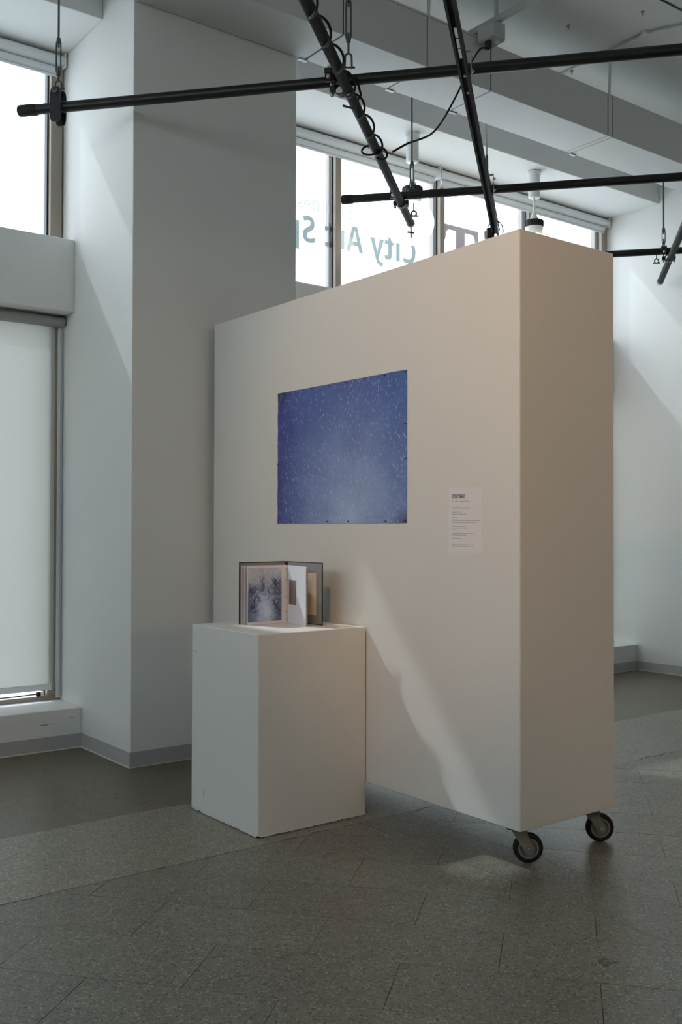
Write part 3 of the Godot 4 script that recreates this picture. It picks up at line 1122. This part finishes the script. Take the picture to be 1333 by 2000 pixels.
func tree_image() -> Image:                      # bare branches round a pale misty gap
	var w := 320
	var h := 400
	var im := Image.create(w, h, false, Image.FORMAT_RGB8)
	var n := FastNoiseLite.new()
	n.seed = 8
	n.frequency = 0.02
	for y in h:
		for x in w:
			var u := float(x) / w
			var v := float(y) / h
			var c := Color(0.76, 0.77, 0.80).lerp(Color(0.52, 0.59, 0.73), clampf(v * 1.5 - 0.2, 0, 1))
			var gap := exp(-pow((u - 0.55) * 3.2, 2) - pow((v - 0.86) * 2.4, 2))
			c = c.lerp(Color(0.78, 0.85, 0.93), gap)
			var edge := clampf(absf(u - 0.5) * 1.6 - 0.25, 0, 1) * clampf(v * 1.4 - 0.25, 0, 1)
			c = c.darkened(edge * 0.55)
			var g := n.get_noise_2d(x, y) * 0.07 + rng.randf_range(-0.03, 0.03)
			im.set_pixel(x, y, Color(c.r + g, c.g + g, c.b + g))
	var r := RandomNumberGenerator.new()
	r.seed = 5
	var stack := []
	for k in 26:
		var side := -1.0 if k % 2 == 0 else 1.0
		var st_ := Vector2(0.0 if side < 0 else w, r.randf_range(h * 0.35, h * 0.95))
		stack.append([st_, Vector2(-side, r.randf_range(-0.9, -0.1)).normalized(), r.randf_range(50, 120), 2.2])
	for k in 12:
		stack.append([Vector2(r.randf_range(0.4, 1.0) * w, h * r.randf_range(0.4, 0.62)), Vector2(r.randf_range(-0.5, 0.3), -1).normalized(), r.randf_range(60, 130), 1.4])
	var made := 0
	while stack.size() and made < 1300:
		var s: Array = stack.pop_front()
		made += 1
		var p: Vector2 = s[0]
		var d: Vector2 = s[1]
		for k in int(s[2]):
			d = d.rotated(r.randf_range(-0.12, 0.12))
			p += d
			for o in range(-1, 2):
				var xi := int(p.x) + o
				var yi := int(p.y)
				if xi >= 0 and yi >= 0 and xi < w and yi < h:
					var f: float = clampf(s[3] * (0.42 if o == 0 else 0.12), 0, 0.85)
					im.set_pixel(xi, yi, im.get_pixel(xi, yi).lerp(Color(0.16, 0.19, 0.30), f))
			if k % 14 == 7 and s[2] > 16:
				stack.append([p, d.rotated(r.randf_range(-0.9, 0.9)), s[2] * r.randf_range(0.4, 0.6), s[3] * 0.8])
	return im

func blur_image() -> Image:                      # soft brown figure-like blur
	var im := Image.create(96, 128, false, Image.FORMAT_RGB8)
	for y in 128:
		for x in 96:
			var u := x / 96.0
			var v := y / 128.0
			var c := Color(0.53, 0.50, 0.50).lerp(Color(0.52, 0.44, 0.42), v)
			c = c.lerp(Color(0.46, 0.28, 0.20), exp(-pow((u - 0.28) * 5.5, 2) - pow((v - 0.68) * 2.6, 2)) * 0.85)
			c = c.lerp(Color(0.66, 0.52, 0.48), exp(-pow((u - 0.55) * 5, 2) - pow((v - 0.7) * 2.8, 2)) * 0.6)
			im.set_pixel(x, y, c)
	return im

# ------------------------------------------------------------------ pipe grid
func pipe(a: Vector3, b: Vector3, r: float, m: Material, label: String, cap := 0.0, cap_at_end := false) -> Node3D:
	var t := thing("pipe", (a + b) * 0.5 - Vector3(0, r, 0), label, "pipe", "pipes of the ceiling grid")
	var st := newst()
	tube(st, [a, b], r, 28)
	obj("tube", st, m, t)
	if cap > 0.0:
		var d := (b - a).normalized()
		var o := a
		if cap_at_end:
			d = -d
			o = b
		st = newst()
		var prof := [Vector2(0, -0.010), Vector2(r - 0.002, -0.010), Vector2(r + 0.003, -0.004), Vector2(r + 0.004, 0.004), Vector2(r + 0.004, cap), Vector2(r, cap + 0.002)]
		lathe(st, prof, o, d, 28)
		obj("end_cap", st, M.rubber if not cap_at_end else M.galv, t)
	return t

# swivel clamp that joins an upper pipe (along E1) to a lower one (along E2) at c
func swivel_clamp(c: Vector3, label: String) -> void:
	var t := thing("pipe_clamp", c, label, "clamp", "swivel clamps of the pipe grid")
	for up in [true, false]:
		var d := E1 if up else E2
		var o := Vector3(c.x, YP if up else YA, c.z)
		var off := -0.045 if up else 0.045
		var st := newst()
		lathe(st, [Vector2(0.0295, -0.022), Vector2(0.036, -0.022), Vector2(0.036, 0.022), Vector2(0.0295, 0.022)], o + d * off, d, 28, false)
		obj("collar", st, M.black, t)
		var sd := d.cross(Vector3.UP)
		for s in [-1.0, 1.0]:
			st = newst()
			box(st, o + d * off + sd * 0.044 * s, Vector3(0.040, 0.030, 0.024), 0.003, Basis(d, Vector3.UP, d.cross(Vector3.UP)))
			obj("lug", st, M.black, t)
			st = newst()
			tube(st, [o + d * off + sd * 0.044 * s - Vector3(0, 0.034, 0), o + d * off + sd * 0.044 * s + Vector3(0, 0.030, 0)], 0.006, 10)
			lathe(st, [Vector2(0.0, -0.034), Vector2(0.011, -0.034), Vector2(0.011, -0.022), Vector2(0.006, -0.022)], o + d * off + sd * 0.044 * s, Vector3.UP, 6, false)
			obj("bolt", st, M.bright, t)

func build_pipes() -> void:
	var p1 := Vector3(-1.035, YP, -2.88)
	pipe(p1, p1 + E1 * 6.3, 0.029, M.black, "long black pipe crossing in front of the pillar, capped at its left end", 0.10)
	var p2 := Vector3(1.369, YP, -2.971)
	pipe(p2, p2 + E1 * 5.6, 0.029, M.black, "black pipe ending in front of the clerestory lettering, behind the globe pendant's crossing", 0.075)
	var p3 := Vector3(3.85, YP, -2.965)
	pipe(p3, p3 + E1 * 1.9, 0.029, M.black, "short black pipe running from the movable wall's top corner to the right wall", 0.07)
	var ae := Vector3(2.007, YA, -2.946)
	pipe(ae - E2 * 6.4, ae, 0.0285, M.polegrey, "dark grey pipe wrapped by a black cable, ending over the window lettering", 0.03, true)
	var re := Vector3(5.063, YA, -2.861)
	pipe(re - E2 * 4.6, re, 0.0285, M.polegrey, "dark grey pipe end hanging by the right side wall", 0.05, true)
	# eye at the end of the cable-wrapped pipe
	var ey := thing("end_shackle", ae + E2 * 0.012, "small dark shackle under the tip of the cable-wrapped pipe", "shackle")
	var st := newst()
	tube(st, [ae + E2 * 0.006 + Vector3(0, -0.02, 0), ae + E2 * 0.012 + Vector3(0, -0.06, 0), ae + E2 * 0.016 + Vector3(0, -0.105, 0)], 0.006, 8)
	tube(st, [ae + E2 * 0.012 + Vector3(-0.024, -0.062, -0.015), ae + E2 * 0.012 + Vector3(0.022, -0.066, 0.014)], 0.007, 8)
	obj("eye", st, M.steel, ey)
	# strut channel, open side down
	var s0 := Vector3(0.004, YA, -0.412) - E2 * 2.6
	var s1 := Vector3(2.691, YA, -2.717) + E2 * 0.10
	var t := thing("strut_channel", (s0 + s1) * 0.5, "dark slotted strut channel with white stickers, reaching behind the movable wall's top", "strut")
	st = newst()
	var h := 0.0245
	var w := 0.003
	var lip := 0.013
	var prof := [Vector2(-h, h), Vector2(h, h), Vector2(h, -h), Vector2(h - lip, -h), Vector2(h - lip, -h + 0.007), Vector2(h - lip + w, -h + 0.007), Vector2(h - lip + w, -h + w), Vector2(h - w, -h + w), Vector2(h - w, h - w), Vector2(-h + w, h - w), Vector2(-h + w, -h + w), Vector2(-h + lip - w, -h + w), Vector2(-h + lip - w, -h + 0.007), Vector2(-h + lip, -h + 0.007), Vector2(-h + lip, -h), Vector2(-h, -h)]
	var sd := E2.cross(Vector3.UP)
	extrude(st, prof, s0, s1, sd, Vector3.UP)
	obj("channel", st, M.polegrey, t)
	for k in 3:
		st = newst()
		var c := Vector3(0.162, YA - 0.020, -0.543) + E2 * (0.05 + 0.105 * k)
		box(st, c, Vector3(0.094, 0.002, 0.017), 0.0, Basis(E2, Vector3.UP, E2.cross(Vector3.UP)))
		obj("sticker", st, M.white, t)
	for q in [0.50, 0.70]:
		st = newst()
		lathe(st, [Vector2(0.0, -0.004), Vector2(0.009, -0.003), Vector2(0.010, 0.004)], Vector3(0.162, YA - 0.022, -0.543) + E2 * q, Vector3.UP, 8)
		obj("channel_nut", st, M.galv, t)
	# brackets that hang the strut from the upper pipes
	for q in [[Vector3(0.545, YA, -0.868), "galvanised bracket holding the strut to the long black pipe"], [Vector3(1.935, YA, -2.052), "galvanised bracket holding the strut to the pipe over the lettering"]]:
		var o: Vector3 = q[0]
		var b := thing("strut_bracket", o, q[1], "bracket", "strut brackets")
		st = newst()
		box(st, o - sd * -0.030 + Vector3(0, 0.048, 0), Vector3(0.030, 0.125, 0.004), 0.001, Basis(E2, Vector3.UP, E2.cross(Vector3.UP)))
		box(st, o + Vector3(0, 0.107, 0), Vector3(0.030, 0.006, 0.066), 0.001, Basis(E2, Vector3.UP, E2.cross(Vector3.UP)))
		obj("plate", st, M.galv, b)
		for y in [0.0, 0.08]:
			st = newst()
			lathe(st, [Vector2(0.010, 0.0), Vector2(0.010, 0.008), Vector2(0.005, 0.008), Vector2(0.005, 0.016), Vector2(0, 0.016)], o + sd * 0.031 + Vector3(0, y, 0), sd, 6, false)
			obj("bolt", st, M.bright, b)
	# clamp on the strut's far end, just above the movable wall
	var ce := Vector3(2.66, YA - 0.01, -2.69)
	var ec := thing("end_clamp", ce, "black clamp with a bright knob at the strut's lower end above the wall", "clamp")
	st = newst()
	box(st, ce - E2 * 0.01 + Vector3(0, -0.02, 0) - sd * 0.035, Vector3(0.09, 0.10, 0.06), 0.008, Basis(E2, Vector3.UP, E2.cross(Vector3.UP)))
	obj("jaw", st, M.black, ec)
	st = newst()
	lathe(st, [Vector2(0.034, 0.0), Vector2(0.034, 0.014), Vector2(0.028, 0.020), Vector2(0, 0.020)], ce - sd * 0.066 + Vector3(0, -0.015, 0), -sd, 20)
	obj("knob", st, M.bright, ec)
	st = newst()
	var arc := []
	for k in 13:
		var a := deg_to_rad(-20.0 + 170.0 * k / 12.0)
		arc.append(ce + Vector3(0, 0.01, 0) + sd * (0.062 * cos(a)) + Vector3(0, 0.085 * sin(a), 0))
	tube(st, arc, 0.0045, 8)
	obj("strap", st, M.cable, ec)
	swivel_clamp(Vector3(0.129, (YP + YA) * 0.5, -1.39), "black swivel clamp where the cable-wrapped pipe crosses the long black pipe")
	swivel_clamp(Vector3(1.60, (YP + YA) * 0.5, -2.60), "black swivel clamp where the cable-wrapped pipe crosses the lettering pipe")
	swivel_clamp(Vector3(4.37, (YP + YA) * 0.5, -2.285), "black swivel clamp on the short pipe near the right wall")

# threaded rod, turnbuckle and shackle from y_top down to the pipe
func hanger(p: Vector3, y_top: float, y0: float, y1: float, y2: float, label: String, m: Material, open := 0.013) -> Node3D:
	var t := thing("pipe_hanger", Vector3(p.x, y2, p.z), label, "hanger", "rods with turnbuckles that hang the pipe grid")
	var st := newst()
	tube(st, [Vector3(p.x, y_top, p.z), Vector3(p.x, y0 - 0.05, p.z)], 0.0062, 10)
	obj("rod", st, m, t)
	st = newst()
	var rt := Vector3(0.795, 0, 0.607)
	for s in [-1.0, 1.0]:
		tube(st, [Vector3(p.x, y0 - 0.01, p.z) + rt * open * s * 0.6, Vector3(p.x, y0 - 0.03, p.z) + rt * open * s, Vector3(p.x, y1 + 0.03, p.z) + rt * open * s, Vector3(p.x, y1 + 0.01, p.z) + rt * open * s * 0.6], 0.0045, 8)
	for y in [y0 - 0.012, y1 + 0.012]:
		lathe(st, [Vector2(0.007, -0.016), Vector2(0.0125, -0.014), Vector2(0.0125, 0.014), Vector2(0.007, 0.016)], Vector3(p.x, y, p.z), Vector3.UP, 8)
	obj("turnbuckle", st, M.steel, t)
	st = newst()
	tube(st, [Vector3(p.x, y1 + 0.05, p.z), Vector3(p.x, (y1 + y2) * 0.5 + 0.012, p.z)], 0.0062, 8)
	var bow := []
	var ym := (y1 + y2) * 0.5
	for k in 13:
		var a := PI * k / 12.0
		bow.append(Vector3(p.x, ym + 0.014 * sin(a) - 0.002, p.z) + rt * 0.017 * cos(a))
	bow.push_front(Vector3(p.x, y2 + 0.006, p.z) + rt * 0.019)
	bow.push_back(Vector3(p.x, y2 + 0.006, p.z) - rt * 0.019)
	tube(st, bow, 0.0055, 8)
	tube(st, [Vector3(p.x, y2 + 0.012, p.z) - rt * 0.027, Vector3(p.x, y2 + 0.012, p.z) + rt * 0.036], 0.0055, 8)
	obj("shackle", st, M.steel, t)
	return t

func build_hangers() -> void:
	var h1 := Vector3(-0.882, 0, -2.70)
	hanger(h1, YC, 4.163, 3.949, 3.865, "dark rod and turnbuckle at the left window holding the long black pipe", M.steel)
	# oval plate clamp on the long pipe
	var pc := thing("plate_clamp", Vector3(h1.x, 3.677, h1.z), "black oval plate clamp around the long pipe's left end", "clamp")
	var st := newst()
	var d := E1
	var prof := []
	for k in 24:
		var a := TAU * k / 24.0
		prof.append(Vector2(0.033 * signf(cos(a)) * pow(absf(cos(a)), 0.5), 0.100 * signf(sin(a)) * pow(absf(sin(a)), 0.45)))
	extrude(st, prof, Vector3(h1.x, 3.774, h1.z) - d.cross(Vector3.UP) * 0.036, Vector3(h1.x, 3.774, h1.z) - d.cross(Vector3.UP) * 0.030, d, Vector3.UP)
	extrude(st, prof, Vector3(h1.x, 3.774, h1.z) + d.cross(Vector3.UP) * 0.030, Vector3(h1.x, 3.774, h1.z) + d.cross(Vector3.UP) * 0.036, d, Vector3.UP)
	obj("plate", st, M.black, pc)
	st = newst()
	tube(st, [Vector3(h1.x, 3.852, h1.z) - d.cross(Vector3.UP) * 0.045, Vector3(h1.x, 3.852, h1.z) + d.cross(Vector3.UP) * 0.045], 0.008, 10)
	lathe(st, [Vector2(0.016, 0), Vector2(0.016, 0.006), Vector2(0.008, 0.009), Vector2(0, 0.009)], Vector3(h1.x, 3.852, h1.z) + d.cross(Vector3.UP) * -0.036, d.cross(Vector3.UP) * -1.0, 12)
	lathe(st, [Vector2(0.016, 0), Vector2(0.016, 0.006), Vector2(0.008, 0.009), Vector2(0, 0.009)], Vector3(h1.x, 3.852, h1.z) + d.cross(Vector3.UP) * 0.036, d.cross(Vector3.UP), 12)
	obj("pin", st, M.steel, pc)
	st = newst()
	lathe(st, [Vector2(0.0295, -0.04), Vector2(0.034, -0.04), Vector2(0.034, 0.04), Vector2(0.0295, 0.04)], Vector3(h1.x, YP, h1.z), d, 24, false)
	obj("collar", st, M.black, pc)
	hanger(Vector3(0.202, 0, -1.40), YC, 4.20, 3.962, 3.815, "dark rod and turnbuckle above the crossing of the two nearest pipes", M.steel)
	hanger(Vector3(1.70, 0, -2.587), YC, 4.01, 3.83, 3.79, "thin grey rod hanging beside the globe pendant", M.steel)
	hanger(Vector3(4.408, 0, -2.368), 4.432, 3.977, 3.835, 3.79, "thin grey rod and turnbuckle in front of the right side wall", M.steel)
	# dangling spare shackles
	for q in [[Vector3(4.38, 3.70, -2.42), "small loose shackle dangling under the short pipe by the right wall"], [Vector3(1.70, 3.63, -2.565), "small loose shackle dangling under the lettering pipe"]]:
		var t := thing("loose_shackle", q[0], q[1], "shackle", "loose shackles")
		st = newst()
		var o: Vector3 = q[0]
		tube(st, [o + Vector3(0, 0.075, 0), o + Vector3(0, 0.02, 0)], 0.005, 8)
		var bow := []
		for k in 17:
			var a := deg_to_rad(-50.0 + 280.0 * k / 16.0)
			bow.append(o + Vector3(0.795, 0, 0.607) * 0.018 * cos(a) + Vector3(0, 0.018 * sin(a), 0))
		tube(st, bow, 0.0055, 8)
		tube(st, [o + Vector3(-0.025, -0.018, -0.019), o + Vector3(0.025, -0.018, 0.019)], 0.0065, 8)
		obj("bow", st, M.steel, t)
	# rod beside the strut with a threaded tail
	var t4 := thing("strut_hanger", Vector3(2.43, 4.15, -2.56), "grey rod behind the duct with a braided tail beside the strut", "hanger")
	st = newst()
	tube(st, [Vector3(2.416, YC, -2.57), Vector3(2.444, 4.20, -2.57)], 0.008, 10)
	obj("rod", st, M.galv, t4)
	st = newst()
	tube(st, [Vector3(2.444, 4.22, -2.57), Vector3(2.447, 4.12, -2.57)], 0.011, 10)
	obj("ferrule", st, M.steel, t4)
	st = newst()
	var pts := []
	var steps := 46
	for k in steps:
		pts.append(Vector3(2.447, 4.13, -2.57).lerp(Vector3(2.725, 3.73, -2.705), float(k) / (steps - 1)))
	for k in steps - 1:
		var a: Vector3 = pts[k]
		var dd: Vector3 = (pts[k + 1] - a)
		lathe(st, [Vector2(0.004, 0), Vector2(0.008, dd.length() * 0.5), Vector2(0.004, dd.length())], a, dd.normalized(), 8)
	obj("braid", st, M.steel, t4)

func build_power() -> void:
	# conduit bar and box
	var bar := thing("strut_bar", Vector3(1.90, 4.83, -2.0), "pale painted strut bar crossing above the duct to the electrical box", "strut")
	var st := newst()
	bounds(st, Vector3(1.885, 4.82, -2.52), Vector3(1.926, 4.861, 0.9), 0.002)
	obj("bar", st, M.boxgrey, bar)
	for z in [-1.72, 0.5]:
		st = newst()
		tube(st, [Vector3(1.905, 4.86, z), Vector3(1.905, YC, z)], 0.008, 8)
		lathe(st, [Vector2(0.018, 0), Vector2(0.018, 0.010), Vector2(0.009, 0.012)], Vector3(1.905, 4.861, z), Vector3.UP, 10)
		obj("rod", st, M.boxgrey, bar)
	var b := thing("electrical_box", Vector3(1.92, 4.70, -1.99), "grey electrical box on the ceiling bar with a black plug in its underside", "electrical box")
	st = newst()
	bounds(st, Vector3(1.845, 4.712, -2.075), Vector3(1.966, 4.819, -1.925), 0.004)
	obj("body", st, M.boxgrey, b)
	st = newst()
	bounds(st, Vector3(1.849, 4.700, -2.071), Vector3(1.962, 4.711, -1.929), 0.002)
	obj("cover_plate", st, M.galv, b)
	st = newst()
	tube(st, [Vector3(1.905, 4.819, -1.955), Vector3(1.905, YC, -1.955)], 0.014, 16)
	obj("conduit", st, M.boxgrey, b)
	st = newst()
	lathe(st, [Vector2(0.0, -0.004), Vector2(0.017, -0.004), Vector2(0.019, 0.0)], Vector3(1.925, 4.700, -1.965), Vector3.UP, 20)
	obj("receptacle", st, M.caulk, b)
	# cable: plug, droop, then wound round the grey pipe
	var c := thing("power_cable", Vector3(1.0, 3.73, -1.9), "black power cable drooping from the electrical box and wound round the grey pipe", "cable")
	st = newst()
	lathe(st, [Vector2(0.0, -0.055), Vector2(0.012, -0.05), Vector2(0.021, -0.036), Vector2(0.023, 0.0)], Vector3(1.875, 4.699, -2.0), Vector3.UP, 16)
	obj("plug", st, M.cable, c)
	var cv := Curve3D.new()
	cv.bake_interval = 0.012
	var ctl := [Vector3(1.875, 4.648, -2.0), Vector3(1.80, 4.63, -1.995), Vector3(1.732, 4.541, -2.0), Vector3(1.66, 4.435, -1.98), Vector3(1.587, 4.327, -1.95), Vector3(1.46, 4.14, -1.92), Vector3(1.342, 3.978, -1.90), Vector3(1.208, 3.856, -1.85), Vector3(1.08, 3.782, -1.83), Vector3(0.984, 3.733, -1.82), Vector3(0.90, 3.675, -1.86)]
	for k in ctl.size():
		var tg: Vector3 = (ctl[mini(k + 1, ctl.size() - 1)] - ctl[maxi(k - 1, 0)]) * 0.17
		cv.add_point(ctl[k], -tg, tg)
	st = newst()
	tube(st, Array(cv.get_baked_points()), 0.0066, 8)
	obj("drop", st, M.cable, c)
	st = newst()
	var ax := Vector3(0.886, YA, -1.965)
	var sd := E2.cross(Vector3.UP)
	var helix := []
	var turns := 9.0
	var steps := 330
	for k in steps + 1:
		var s := float(k) / steps
		var along := 0.07 - s * 2.55
		var an := TAU * turns * s + 2.2
		var rr := 0.0345 + 0.002 * sin(s * 37.0)
		helix.append(ax + E2 * along + (sd * cos(an) + Vector3.UP * sin(an)) * rr)
	tube(st, helix, 0.0066, 8)
	obj("wound_part", st, M.cable, c)
	st = newst()
	var loop := []
	for k in 25:
		var an := TAU * k / 24.0
		loop.append(ax - E2 * 0.05 + sd * (-0.045 + 0.058 * cos(an)) + Vector3(0, -0.005 + 0.042 * sin(an), 0) + E2 * 0.03 * sin(an))
	tube(st, loop, 0.0066, 8)
	var loop2 := []
	for k in 25:
		var an := TAU * k / 24.0
		loop2.append(ax + E2 * (0.03 + 0.03 * cos(an)) + (sd * cos(an) + Vector3.UP * sin(an)) * 0.037)
	tube(st, loop2, 0.0066, 8)
	# slack loop at the near clamp
	var lp := Vector3(0.129, YA, -1.39)
	tube(st, [lp + Vector3(-0.06, 0.05, 0.06), lp + Vector3(0.02, 0.085, 0.0), lp + Vector3(0.10, 0.05, 0.03), lp + Vector3(0.135, -0.02, 0.02), lp + Vector3(0.12, -0.08, -0.03), lp + Vector3(0.10, -0.05, -0.09)], 0.0066, 8)
	obj("slack_loop", st, M.cable, c)
	# small conduit run on the ceiling
	var w := thing("ceiling_conduit", Vector3(3.27, YC, -1.8), "thin white surface conduit bending along the ceiling at right", "conduit")
	st = newst()
	tube(st, [Vector3(3.294, YC - 0.012, -2.9), Vector3(3.28, YC - 0.012, -2.27), Vector3(3.262, YC - 0.012, -1.76), Vector3(3.285, YC - 0.012, -1.66), Vector3(3.373, YC - 0.012, -1.49), Vector3(3.75, YC - 0.012, -0.9)], 0.008, 8)
	obj("run", st, M.boxgrey, w)
	st = newst()
	bounds(st, Vector3(3.245, YC - 0.03, -1.76), Vector3(3.292, YC, -1.71), 0.004)
	obj("junction", st, M.white, w)
	var w2 := thing("ceiling_cable", Vector3(3.1, YC, -1.4), "dark thin cable along the ceiling at the top right corner", "cable")
	st = newst()
	tube(st, [Vector3(2.4, YC - 0.006, -1.40), Vector3(2.952, YC - 0.006, -1.386), Vector3(3.207, YC - 0.006, -1.381), Vector3(3.9, YC - 0.006, -1.37)], 0.006, 6)
	obj("line", st, M.steel, w2)

func build_pendants() -> void:
	var labels := ["opal globe pendant with black ribbed collar behind the cable-wrapped pipe", "opal pendant with black collar just above the movable wall's top corner"]
	var at := [Vector3(2.184, 0, -3.129), Vector3(3.582, 0, -3.106)]
	var first: Node3D = null
	for k in 2:
		if first:
			var d := first.duplicate()
			d.name = numbered(self, "pendant_lamp")
			add_child(d, true)
			d.position += at[1] - at[0] + Vector3(0, -0.005, 0)
			tag(d, labels[1], "lamp", "opal globe pendants by the clerestory")
			continue
		var o: Vector3 = at[0]
		var t := thing("pendant_lamp", Vector3(o.x, 3.617, o.z), labels[0], "lamp", "opal globe pendants by the clerestory")
		first = t
		var st := newst()
		lathe(st, [Vector2(0.0, 4.272), Vector2(0.046, 4.272), Vector2(0.050, 4.276), Vector2(0.050, 4.462), Vector2(0.057, 4.464), Vector2(0.057, 4.5), Vector2(0.0, 4.5)], Vector3(o.x, 0, o.z), Vector3.UP, 32)
		obj("canopy", st, M.white, t)
		st = newst()
		tube(st, [Vector3(o.x, 4.28, o.z), Vector3(o.x, 4.13, o.z)], 0.0095, 14)
		obj("stem", st, M.white, t)
		st = newst()
		lathe(st, [Vector2(0.042, 4.070), Vector2(0.040, 4.085), Vector2(0.024, 4.115), Vector2(0.018, 4.146), Vector2(0.010, 4.150)], Vector3(o.x, 0, o.z), Vector3.UP, 28)
		obj("cone", st, M.white, t)
		st = newst()
		lathe(st, [Vector2(0.0, 4.012), Vector2(0.076, 4.012), Vector2(0.080, 4.016), Vector2(0.080, 4.066), Vector2(0.076, 4.071), Vector2(0.0, 4.073)], Vector3(o.x, 0, o.z), Vector3.UP, 40)
		for j in 30:
			var a := TAU * j / 30.0
			tube(st, [Vector3(o.x + 0.080 * cos(a), 4.018, o.z + 0.080 * sin(a)), Vector3(o.x + 0.080 * cos(a), 4.066, o.z + 0.080 * sin(a))], 0.0035, 6)
		obj("collar", st, M.black, t)
		st = newst()
		lathe(st, [Vector2(0.066, 3.945), Vector2(0.074, 3.985), Vector2(0.078, 4.012)], Vector3(o.x, 0, o.z), Vector3.UP, 32)
		obj("neck", st, M.white, t)
		st = newst()
		var prof := []
		for j in 25:
			var a := -PI * 0.5 + (PI * 0.87) * j / 24.0
			prof.append(Vector2(maxf(0.0, 0.172 * cos(a)), 3.788 + 0.172 * sin(a)))
		lathe(st, prof, Vector3(o.x, 0, o.z), Vector3.UP, 48)
		obj("globe", st, M.opal, t)
		var gl := OmniLight3D.new()
		gl.name = "glow"
		gl.position = Vector3(0, 0.171, 0)
		gl.light_color = Color(1.0, 0.97, 0.92)
		gl.light_energy = 0.1
		gl.light_size = 0.1
		gl.omni_range = 20.0
		gl.shadow_enabled = true
		t.add_child(gl)

func build_signs() -> void:
	var B := Basis(Vector3.UP, PI)
	var vt := mat(Color(0.50, 0.58, 0.58), 0.9)
	vt.backlight_enabled = true
	vt.backlight = Color(0.41, 0.44, 0.435)
	var vf := mat(Color(0.80, 0.82, 0.83), 0.9)
	vf.backlight_enabled = true
	vf.backlight = Color(0.50, 0.51, 0.51)
	var vb := mat(Color(0.50, 0.43, 0.44), 0.9)
	vb.backlight_enabled = true
	vb.backlight = Color(0.36, 0.32, 0.33)
	var zt := ZG - 0.009
	var s := thing("window_sign", Vector3(2.0, 3.64, zt), "teal-grey vinyl lettering seen in reverse on the clerestory glass", "sign")
	text("lettering", "City Art Sp", "Droid Sans", 700, 0.285, 0.0, vt, s, B, Vector3(2.69, 3.737, zt), 0.96, 0.12)
	var s2 := thing("window_sign", Vector3(1.7, 3.9, zt), "faint small pale lettering seen in reverse above the teal-grey lettering", "sign")
	text("lettering", "tural Des", "Droid Sans", 400, 0.125, 0.0, vf, s2, B, Vector3(1.99, 3.945, zt), 1.12)
	var s3 := thing("window_sign", Vector3(3.2, 3.55, zt), "large brownish serif letter T on the glass right of the globe pendant", "sign")
	text("letter", "T", "Droid Serif", 700, 0.74, 0.0, vb, s3, B, Vector3(3.45, 3.79, zt), 1.0)

# gallery spotlights on the pipe grid, out of the picture: they warm the displays
func build_track_lights() -> void:
	var spots := [
		[Vector3(-2.6, 3.52, 1.1), Vector3(0.0, 2.2, -0.25), 4.6, 27.0, "black gallery spotlight nearest the viewer aimed at the movable wall"],
		[Vector3(-0.2, 3.52, 4.4), Vector3(-0.1, 1.1, -0.6), 2.6, 25.0, "black gallery spotlight behind the viewer aimed at the plinth"]]
	for q in spots:
		var o: Vector3 = q[0]
		var d: Vector3 = (q[1] - o).normalized()
		var t := thing("track_spotlight", o, q[4], "spotlight", "gallery spotlights")
		var st := newst()
		lathe(st, [Vector2(0.0, -0.16), Vector2(0.035, -0.155), Vector2(0.045, -0.10), Vector2(0.048, 0.0), Vector2(0.044, 0.0), Vector2(0.042, -0.02)], o, d, 24)
		obj("housing", st, M.black, t)
		st = newst()
		lathe(st, [Vector2(0.041, 0.0), Vector2(0.0, 0.004)], o - d * 0.018, d, 24)
		var em := mat(Color(1, 0.93, 0.8), 0.5)
		em.emission_enabled = true
		em.emission = Color(1.0, 0.80, 0.58)
		em.emission_energy_multiplier = 3.0
		obj("lamp_face", st, em, t)
		st = newst()
		tube(st, [o - d * 0.08, Vector3((o - d * 0.08).x, YC, (o - d * 0.08).z)], 0.012, 10)
		obj("stem", st, M.black, t)
		var L := SpotLight3D.new()
		L.name = "beam"
		L.light_color = Color(1.0, 0.77, 0.53)
		L.light_energy = q[2]
		L.light_size = 0.04
		L.spot_range = 20.0
		L.spot_angle = q[3]
		L.spot_angle_attenuation = 0.6
		L.spot_attenuation = 2.0
		L.shadow_enabled = true
		t.add_child(L)
		L.look_at_from_position(o + d * 0.02, o + d * 3.0, Vector3.UP)
